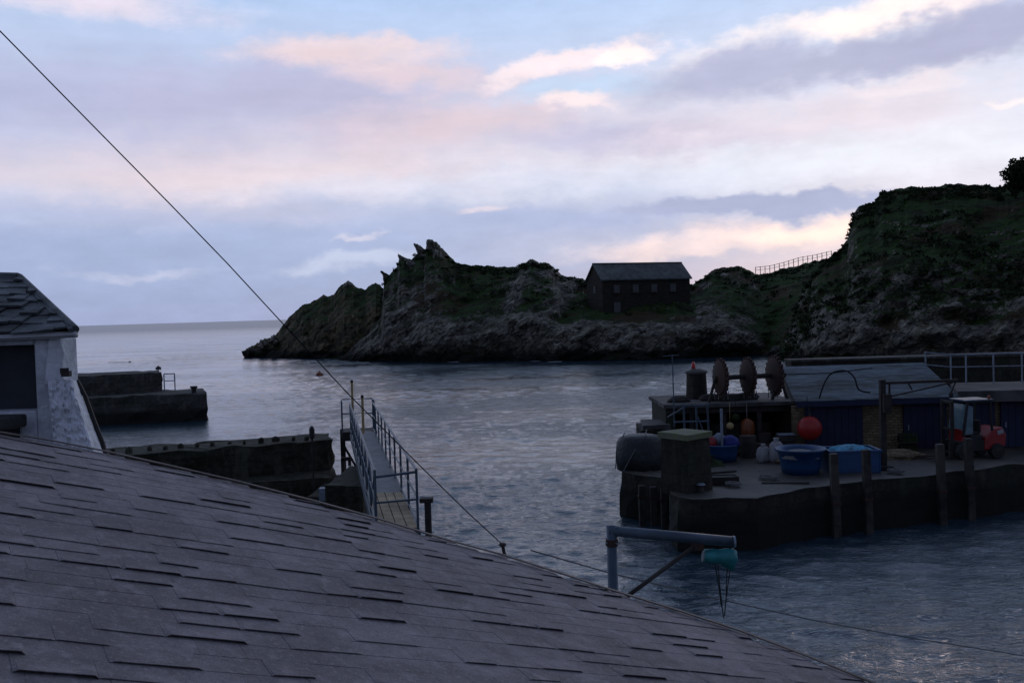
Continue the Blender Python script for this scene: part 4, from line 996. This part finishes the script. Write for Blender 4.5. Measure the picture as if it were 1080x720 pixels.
def forklift():
    b = gp(1038, 487)+Vector((0, 1.1, 0)); yaw = RD(10); R_ = Matrix.Rotation(yaw, 3, 'Z')
    t = thing('forklift', b, 'red and black forklift truck with glazed cab parked on the quay', 'forklift')
    T = lambda x, y, z: b+R_ @ Vector((x, y, z))
    mb = MB()                                              # red counterweight, rounded tail towards the right
    prof = [(.25, .35), (1.0, .35), (1.18, .5), (1.22, .9), (1.05, 1.22), (.72, 1.18), (.3, .82)]
    for s in (0,):
        f = [T(x, -.52, z) for x, z in prof]; k = [T(x, .52, z) for x, z in prof]; n = len(prof)
        mb.add(f+k, [tuple(range(n)), tuple(range(n, 2*n))[::-1]]+[((i+1) % n, i, n+i, n+(i+1) % n) for i in range(n)])
    cw = mb.build('counterweight', M_redp, t, bevel=.05)
    mb = MB(); mb.box(T(.93, -.53, 1.03), (.26, .05, .16), M=R_ @ Matrix.Rotation(-.25, 3, 'Y')); mb.build('badge_plate', M_sack, cw, bevel=.01)
    mb = MB(); mb.box(T(-.25, 0, .52), (1.15, .95, .42), M=R_); mb.box(T(.0, 0, .82), (.5, .85, .22), M=R_); mb.build('chassis', M_black, t, bevel=.03)
    mb = MB(); mb.box(T(-.55, 0, .95), (.18, .8, .5), M=R_); mb.build('dashboard', M_redp, t, bevel=.03)
    mb = MB(); mb.box(T(.05, 0, .98), (.45, .5, .14), M=R_); mb.box(T(.27, 0, 1.25), (.12, .48, .5), M=R_); mb.build('seat', M_black, t, bevel=.04)
    mb = MB()
    for y in (-.47, .47):
        mb.beam(T(-.62, y, .9), T(-.42, y, 2.25), .07); mb.beam(T(.62, y, 1.1), T(.56, y, 2.25), .07); mb.beam(T(-.42, y, 2.25), T(.56, y, 2.25), .07)
    mb.build('cab_frame', M_black, t)
    mb = MB(); mb.box(T(.08, 0, 2.3), (1.2, 1.06, .06), M=R_); mb.build('cab_roof', M_steel, t, bevel=.015)
    mb = MB(); mb.add([T(-.62, -.42, 1.15), T(-.62, .42, 1.15), T(-.45, .42, 2.15), T(-.45, -.42, 2.15)], [(0, 1, 2, 3)]); mb.add([T(-.58, -.49, 1.0), T(-.22, -.49, 1.0), T(-.2, -.49, 2.05), T(-.42, -.49, 2.15)], [(0, 1, 2, 3)])
    g = mb.build('windscreen', M_glass, t); sm = g.modifiers.new('s', 'SOLIDIFY'); sm.thickness = .02
    mb = MB(); mb.lathe(T(.6, -.35, 2.33), [(.06, 0), (.06, .1), (.02, .14)], 10); mb.build('beacon', M_orange, t)
    mb = MB()
    for y in (-.3, .3): mb.box(T(-.98, y, 1.22), (.12, .08, 2.2), M=R_)
    for z in (.3, 1.2, 2.25): mb.box(T(-.98, 0, z), (.08, .6, .1), M=R_)
    mb.build('mast', M_dark, t)
    for y in (-.25, .25):
        mb = MB(); mb.box(T(-1.5, y, .12), (1.0, .12, .05), M=R_); mb.box(T(-1.06, y, .4), (.05, .12, .6), M=R_); mb.build('fork', M_dark, t)
    for x, r in ((-.62, .34), (.78, .30)):
        for y in (-.5, .5):
            mb = MB(); Mw = R_ @ Matrix.Rotation(pi/2, 3, 'X'); mb.lathe(T(x, y, r), [(r*.6, -.13), (r*.95, -.13), (r, -.08), (r, .08), (r*.95, .13), (r*.6, .13)], 20, M=Mw)
            w = mb.build('wheel', M_black, t); mb = MB(); mb.lathe(T(x, y, r), [(r*.2, -.15), (r*.55, -.14), (r*.55, .14), (r*.2, .15)], 14, M=Mw); mb.build('rim', M_dark, w)
forklift()

# ------------------------------------------------------------------ foreground shingle roof
d1 = (ray(2000, 830)).normalized(); NRM = Vector((.7, .066, 2.0)); NRM = (NRM-d1*NRM.dot(d1)).normalized()
if NRM.z < 0: NRM = -NRM
E1 = d1; E2 = NRM.cross(E1).normalized()
if E2.y < 0: E2 = -E2
O_ = CP-NRM*1.37
def onplane(px, py):
    r = ray(px, py); k = (O_-CP).dot(NRM)/r.dot(NRM); return CP+r*k
edge_px = [(-160, 436), (-60, 449), (0, 459), (60, 469), (110, 479), (180, 495), (250, 511), (330, 531), (400, 550), (470, 571), (530, 587), (590, 606), (640, 623), (710, 645), (780, 668), (850, 694), (905, 716), (960, 739), (1000, 757)]
eab = []
for x, y in edge_px:
    p = onplane(x, y)-O_; eab.append((p.dot(E1), p.dot(E2)))
def bedge(a): return interp(eab, a)
def W3(a, b, h=0): return O_+E1*a+E2*b+NRM*h
def sag(a, b): return .018*noise.noise(Vector((a*.5, b*.5, 2)))-.004*(1+sin(a*1.7))*0
def shingle_roof():
    amin, amax = eab[0][0], eab[-1][0]
    base = W3(2, -1); 
    t = thing('shingle_roof_house', Vector((base.x, base.y, 2)), 'near house seen from above, its purple grey shingle roof filling the foreground', 'house')
    TW, EX = .25, .128; mb = MB(); b0 = -3.5
    row = 0; b = b0
    while b < max(e[1] for e in eab)+.2:
        off = random.uniform(0, TW); a = amin-TW+off-TW
        while a < amax:
            w = TW*random.choice((.7, 1, 1, 1.25)); a1 = a+w-.0015
            am = (a+a1)/2; be = bedge(am)
            if b < be-.02 and am > amin:
                top = min(b+EX*2.0, be+.01); L = top-b
                r = random.random(); lift = 0 if r < .56 else (.003 if r < .78 else (.0065 if r < .92 else .0105)); th = .0013 if r < .56 else .0024
                sk = random.uniform(-.004, .004); la, lb = lift*random.uniform(.7, 1.2), lift*random.uniform(.7, 1.2)
                def q(aa, bb, h): return W3(aa, bb, h+sag(aa, bb))
                us = (0, .06, .94, 1); ks = (.1, .92, 1.05, .1); aa_ = [lerp(a, a1, u_) for u_ in us]; vs2 = []
                hb = lambda t_: lerp(.0030, .0004, t_)
                rowsb = [(b, 1.0), (b+EX*.45, .30), (b+EX*.8, 0.0), (top, 0.0)] if L > EX else [(b, 1.0), (top, 0.0)]
                for bb_, lf_ in rowsb:
                    t_ = (bb_-b)/(EX*2)
                    for off_ in (0, th):
                        vs2 += [q(x_, bb_+(sk*(1-2*u_) if bb_ == b else 0), hb(t_)+lift*k_*lf_+off_) for x_, u_, k_ in zip(aa_, us, ks)]
                ff_ = []; nr_ = len(rowsb)
                for i_ in range(3):
                    ff_.append((i_, i_+1, 5+i_, 4+i_))
                    for r_ in range(nr_-1): o_ = r_*8; ff_ += [(o_+4+i_, o_+5+i_, o_+13+i_, o_+12+i_), (o_+i_+1, o_+i_, o_+8+i_, o_+9+i_)]
                for r_ in range(nr_-1): o_ = r_*8; ff_ += [(o_, o_+4, o_+12, o_+8), (o_+7, o_+3, o_+11, o_+15)]
                mb.add(vs2, ff_)
            a += w
        b += EX*random.uniform(.93, 1.07); row += 1
    m = bpy.data.materials.new('mineral_shingles'); m.use_nodes = True; g = NT(m.node_tree); bs = g.n['Principled BSDF']
    tc = g.n.new('ShaderNodeTexCoord'); o = tc.outputs['Object']; ge = g.n.new('ShaderNodeNewGeometry')
    rnd = ge.outputs['Random Per Island']
    n = g.noise(o, 150, 4, .8); n2 = g.noise(o, 2.2, 8, .72); n3 = g.noise(g.mapping(o, (1, 1, 1), loc=(4, 4, 4)), 9, 5, .6)
    c = g.mix(g.mapr(n2, .35, .68), (.165, .145, .148), (.315, .283, .285)); c = g.mix(g.mapr(n, .30, .70, .55, 0), c, (.09, .075, .075)); c = g.mix(g.mapr(g.noise(o, 45, 4, .75), .52, .70, 0, .45), c, (.42, .40, .40)); c = g.mix(g.mapr(g.noise(o, 28, 5, .7), .30, .44, .5, 0), c, (.07, .06, .06)); c = g.mix(g.mapr(n3, .52, .72, 0, .6), c, (.34, .31, .31)); c = g.mix(g.mapr(n3, .30, .42, .45, 0), c, (.10, .09, .10))
    k = g.m('ADD', g.m('MULTIPLY', rnd, .10), g.m('ADD', .70, g.m('MULTIPLY', n, .45))); c = g.mix(1, c, g.vec(k, k, k), 'MULTIPLY')
    g.l.new(c, bs.inputs['Base Color']); bs.inputs['Roughness'].default_value = .8; bs.inputs['Specular IOR Level'].default_value = .35
    g.l.new(g.bump(g.m('ADD', n, g.m('MULTIPLY', n3, .8)), .5, .006), bs.inputs['Normal'])
    mb.build('shingles', m, t)
    # boarding under the shingles, down slope away behind the ridge, and the walls
    ed = [W3(a, b_, -.01) for a, b_ in eab]; n_ = len(ed); low = [W3(a, -3.7, -.01) for a, b_ in eab]
    mb = MB(); mb.add(ed+low+[p-NRM*.06 for p in ed]+[p-NRM*.06 for p in low], [(i, n_+i, n_+i+1, i+1) for i in range(n_-1)]+[(2*n_+i+1, 3*n_+i+1, 3*n_+i, 2*n_+i) for i in range(n_-1)]+[(i, i+1, 2*n_+i+1, 2*n_+i) for i in range(n_-1)])
    mb.build('roof_boards', M_dark, t)
    mb = MB(); lead = [W3(a, b_, .022+sag(a, b_)) for a, b_ in eab]
    for p, q in zip(lead, lead[1:]):
        mb.beam(p, q, .03, .008)
    mb.build('ridge_flashing', mat('lead_flashing', (.15, .12, .10), .7, .3, 5, .3), t)
    back = Vector((E2.x, E2.y, 0)).normalized()
    mb = MB(); far = [p+back*1.2-UP*1.0 for p in ed]; mb.add([p-UP*.03 for p in ed]+far, [(i, i+1, n_+i+1, n_+i) for i in range(n_-1)]); mb.build('far_slope', m, t)
    top = [p+back*.9-UP*.85 for p in ed]; mb = MB(); mb.add(top+[Vector((p.x, p.y, .5)) for p in top], [(i, i+1, n_+i+1, n_+i) for i in range(n_-1)]); mb.build('wall', M_render, t)
shingle_roof()

# quay the near buildings stand on
def near_quay():
    a = W3(eab[0][0], eab[0][1]); b = W3(eab[-1][0], eab[-1][1]); mb = MB()
    k = Vector((E2.x, E2.y, 0)).normalized()*4.6
    A, B = (a+k).xy, (b+k).xy
    mb.prism([A, B, (B.x+2, B.y-8), (6, -20), (-40, -20), (-40, 16), (-9, 16)], -4, 1.6, 1.5, .1)
    tag(mb.build('near_quay', M_quay), kind='structure')
near_quay()

# ------------------------------------------------------------------ davit frame with hoist over the roof edge
def davit():
    d = 9.8; A = lambda x, y, dd=0: P(x, y, d+dd)
    base = A(649, 640); t = thing('davit_frame', (base.x, base.y, 1.6), 'grey tubular steel davit frame rising beyond the roof edge', 'davit')
    c = A(645, 559); tip = P(774, 571, 9.75)
    mb = MB(); mb.tube([(c.x, c.y, 1.6), c+UP*.055], .055, 16); mb.build('post', M_steel, t, True)
    mb = MB(); mb.tube([c+Vector((-.03, 0, 0)), tip], .055, 16); mb.build('arm', M_steel, t, True)
    mb = MB(); q = P(662, 628, 9.3); e = P(735, 574, 9.77); q2 = q+(q-e)*.6; mb.tube([q2, e], .022, 10); mb.build('brace', M_dark, t, True)
    mb = MB(); mb.tube([tip-Vector((.012, 0, 0)), tip+Vector((.012, 0, 0))], .062, 16); mb.build('end_plate', M_galv, t)
    mb = MB(); mb.tube([c-UP*.16, c-UP*.09], .064, 16); mb.build('collar', M_rust, t)
    for k_ in range(4):
        a_ = k_*pi/2+.6; p_ = c-UP*.125+Vector((cos(a_)*.066, sin(a_)*.066, 0)); mb = MB(); mb.tube([p_, p_+Vector((cos(a_)*.016, sin(a_)*.016, 0))], .011, 6); mb.build('bolt', M_galv, t)
    e_ = P(735, 574, 9.77); mb = MB(); mb.box(e_+Vector((0, -.03, -.01)), (.13, .02, .09)); mb.build('gusset', M_rust, t)
    mb = MB(); mb.tube([A(770, 574), A(770, 581)], .02, 8); mb.build('shackle', M_dark, t)
    c = A(759, 587, -.05)
    h = thing('hoist', c, 'teal covered hoist with hanging black rope loops under the davit arm', 'hoist')
    Mx = Matrix.Rotation(RD(90), 3, 'Y') @ Matrix.Rotation(RD(-6), 3, 'X')
    Mx = Matrix.Rotation(RD(8), 3, 'Y') @ Matrix.Rotation(RD(90), 3, 'Y')
    mb = MB(); mb.lathe(c, [(.05, -.17), (.085, -.165), (.095, -.09), (.08, -.02), (.092, .05), (.10, .13), (.085, .165), (.04, .17)], 16, M=Mx, wob=.8); mb.build('cover', M_teal, h, True)
    mb = MB(); mb.lathe(c+Vector((-.165, 0, .01)), [(.055, -.012), (.06, .0), (.03, .012)], 12, M=Mx); mb.build('end_cap', M_galv, h)
    mb = MB(); a = A(770, 579); mb.tube([a, c+Vector((.1, 0, .05))], .012, 6); mb.build('hanger', M_dark, h)
    mb = MB()
    for x0, x1, y1 in ((754, 761, 640), (757, 763, 651), (771, 764, 649), (768, 766, 630)):
        p, q = A(x0, 594), A(x1, y1); mb.tube([p, p.lerp(q, .5)+Vector((random.uniform(-.02, .02), 0, 0)), q], .006, 6)
    mb.build('rope_loops', M_black, h)
davit()

# ------------------------------------------------------------------ overhead cable and slack mooring rope
def cable():
    pts = [(-60, -30), (0, 33), (60, 94), (120, 155), (180, 216), (240, 278), (300, 343), (368, 416), (440, 488), (490, 537), (530, 574), (534, 585)]
    DE = onplane(530, 583).y
    mb = MB(); w = [P(x, y, lerp(4.6, DE, i/(len(pts)-2))) for i, (x, y) in enumerate(pts)]
    mb.tube(w, .0034, 6); tag(mb.build('overhead_cable', M_wire), 'single dark cable slanting down from the upper left to the roof edge', 'cable')
    p = w[-2]; t = thing('cable_eye', w[-1], 'small dark iron eye holding the cable on the roof edge', 'bracket')
    mb = MB(); mb.tube([w[-1]-UP*.08, w[-2]], .012, 6); mb.build('stem', M_dark, t); mb = MB(); mb.lathe(w[-2], [(.02, -.01), (.028, 0), (.02, .01)], 10); mb.build('eye', M_dark, t)
    pts = [(560, 580, 11), (640, 603, 11.5), (760, 632, 12.5), (860, 654, 13.3), (960, 672, 14), (1080, 691, 15), (1250, 712, 16.5)]
    mb = MB(); mb.tube([P(*q) for q in pts], .009, 6); tag(mb.build('mooring_rope', M_rope), 'thin slack mooring rope crossing low over the water at the lower right', 'rope')
cable()

# ------------------------------------------------------------------ white cottage at the left edge
def cottage():
    d = 12.0
    t = thing('white_cottage', P(40, 475, d), 'whitewashed rubble cottage with a rough slate roof at the left edge', 'cottage')
    A = lambda x, y, dd=d: P(x, y, dd)
    zw0 = A(30, 500).z-1.5; ze = A(30, 357).z
    # wall with a deep dark opening
    xl, xr = A(-160, 400).x, A(66, 400).x; xo0, xo1 = A(-90, 400).x, A(37, 400).x; zo0, zo1 = A(20, 433).z, A(20, 364).z
    mb = MB(); T_ = .45
    def bx(x0, x1, z0, z1, y0=d, y1=d+T_): mb.box(((x0+x1)/2, (y0+y1)/2, (z0+z1)/2), (x1-x0, y1-y0, z1-z0))
    bx(xo1, xr, 1.6, ze); bx(xl, xo0, 1.6, ze); bx(xo0, xo1, 1.6, zo0); bx(xo0, xo1, zo1, ze)
    w = mb.build('wall', M_render, t, bevel=.03)
    mb = MB(); mb.prism([(xl-2, d+.5), (xr-.35, d+.5), (xr-2.7, d+4.3), (xl-4, d+4.3)], 1.6, ze-.05, 1.5, 0); mb.build('rear_wall', M_white, t)
    mb = MB(); mb.box(((xo0+xo1)/2, d+.30, (zo0+zo1)/2), (xo1-xo0, .05, zo1-zo0)); sh = mb.build('recess_shade', mat('painted_recess_shade', (.035, .04, .048), .8, .2, 3, .2), t)  # dark panel painted to stand in for the plain shadow inside the opening
    mb = MB(); mb.box(((xo0+A(28, 440).x)/2, d-.16, A(20, 443).z), (A(28, 440).x-xo0, .45, .16)); mb.build('ledge', M_conc, t, bevel=.03)
    # dark flue/bracket under the ledge
    mb = MB(); q = A(8, 455); mb.box(q+Vector((0, -.1, 0)), (.32, .3, .16)); mb.build('bracket', M_dark, t, bevel=.02)
    # rubble corner and sloping buttress
    mb = MB(); c = [A(54, 356), A(64, 356), A(70, 372), A(66, 395), A(72, 402), A(50, 405)]
    f = [p+Vector((0, -.06, 0)) for p in c]; k = [p+Vector((-1.2, 2.0, 0)) for p in c]; n = len(c); mb.add(f+k, [tuple(range(n))[::-1], tuple(range(n, 2*n))]+[(i, (i+1) % n, n+(i+1) % n, n+i) for i in range(n)])
    mb.build('rubble_corner', M_white, t)
    # buttress : grid with noise
    mb = MB(); nx_, nz_ = 26, 30; vv = []
    for j in range(nz_+1):
        v = j/nz_; yl = lerp(401, 500, v); xa = lerp(50, 60, v); xb = interp([(0, 82), (.2, 88), (.5, 99), (.78, 109), (1, 116)], v)
        for i in range(nx_+1):
            u = i/nx_; px = lerp(xa, xb, u); dd = d-.25-.25*v+(1.2*max(0, u-.82)/.18*.6)
            dd += .05*noise.fractal(Vector((px*.16, yl*.22, 1)), .8, 2, 4)+.025*(1-abs(noise.noise(Vector((px*.35, yl*.5, 4))))*2)
            vv.append(P(px+(1.2*noise.noise(Vector((yl*.3, 2, 1))) if u > .9 else 0), yl+(2.5*noise.noise(Vector((px*.2, 1, 1))) if j == 0 else 0), dd))
    n0 = len(vv)
    ff = [(j*(nx_+1)+i, (j+1)*(nx_+1)+i, (j+1)*(nx_+1)+i+1, j*(nx_+1)+i+1) for j in range(nz_) for i in range(nx_)]
    # sides back to depth
    right = [j*(nx_+1)+nx_ for j in range(nz_+1)]; topr = list(range(nx_+1)); 
    for idx in (right, topr[::-1]):
        o0 = len(vv)
        for q in idx: p = Vector(vv[q]); vv.append(p+Vector((-.95, 1.5, 0)))
        for a in range(len(idx)-1): ff.append((idx[a], o0+a, o0+a+1, idx[a+1]))
    mb.add(vv, ff); bt = mb.build('buttress', M_white, t)
    mb = MB(); q = [A(x_, y_, 12.35) for x_, y_ in ((81, 401), (90, 418), (99, 443), (108, 466), (112, 482))]; mb.tube(q, .03, 6); mb.build('dark_seam', M_black, bt)
    for i, (px, py) in enumerate(((70, 394), (68, 391))):
        mb = MB(); mb.box(A(px, py, d-.1), (.1, .08, .07), rz=.4*i); mb.build('loose_stone', M_dark, bt)
    # gutter and roof
    g0, g1 = A(-160, 363, 11.85), A(81, 352.5, 11.85)
    mb = MB(); mb.tube([g0, g1], .042, 10); mb.build('gutter', M_gutter, t, True)
    eL, eR, rR, rL = A(-160, 361, 11.8), A(78, 350, 11.8), A(19, 294, 13.8), A(-160, 290, 13.8)
    eB = eR+Vector((-2.9, 4.2, 0))
    mb = MB(); und = [eL, eR, rR, rL]; mb.add([p-UP*.05 for p in und], [(0, 1, 2, 3)]); mb.add([p-UP*.04 for p in (eR, eB, rR)], [(0, 1, 2)]); bL = eL+Vector((0, 4.2, 0)); mb.add([p-UP*.04 for p in (rL, rR, eB, bL)], [(0, 1, 2, 3)])
    mb.build('roof_boards', M_dark, t)
    mb = MB(); rows = 8
    for r in range(rows+1):
        v = r/rows; L, R2 = eL.lerp(rL, v), eR.lerp(rR, v)
        ln = (R2-L).length; x = random.uniform(0, .2)
        ex = (R2-L).normalized(); up0 = (rR-eR); nr = ex.cross(up0).normalized()
        if nr.z < 0: nr = -nr
        upv = nr.cross(ex).normalized()
        if upv.z < 0: upv = -upv
        H_ = up0.dot(upv); run = up0.dot(ex)
        def xm(h):                                   # where the hip runs at height h above this course
            w_ = min(1, v+h/H_); return ln+run*(w_-v)
        if r == rows: continue
        hL = H_/rows*1.5
        while x < xm(0)-.03:
            w = random.uniform(.14, .34); th = random.uniform(.016, .036); dh = random.uniform(-.03, .02)
            lf = random.choice((.014, .02, .03, .045, .06)); tl = random.uniform(-.02, .02)
            xa_, xb_ = x, min(x+w-.014, xm(0)); xc_, xd_ = min(x+w-.014, xm(hL)), min(x, xm(hL)-.01)
            b4 = [L+ex*xa_+upv*dh+nr*lf, L+ex*xb_+upv*dh+nr*(lf+tl), L+ex*xc_+upv*(hL+dh)-nr*.004, L+ex*xd_+upv*(hL+dh)-nr*.004]
            mb.add(b4+[p+nr*th for p in b4], [(3, 2, 1, 0), (4, 5, 6, 7), (0, 1, 5, 4), (1, 2, 6, 5), (2, 3, 7, 6), (3, 0, 4, 7)])
            x += w
    mb.build('roof_slates', M_slate, t)
    # rounded hip and ridge capping
    hip = []
    for k in range(9):
        v = k/8; hip.append(eR.lerp(rR, v)+Vector((0, .03, .03)))
    mb = MB(); mb.tube(hip, .055, 8); mb.tube([rR, rL], .09, 8); mb.build('hip_capping', M_slate, t)
cottage()
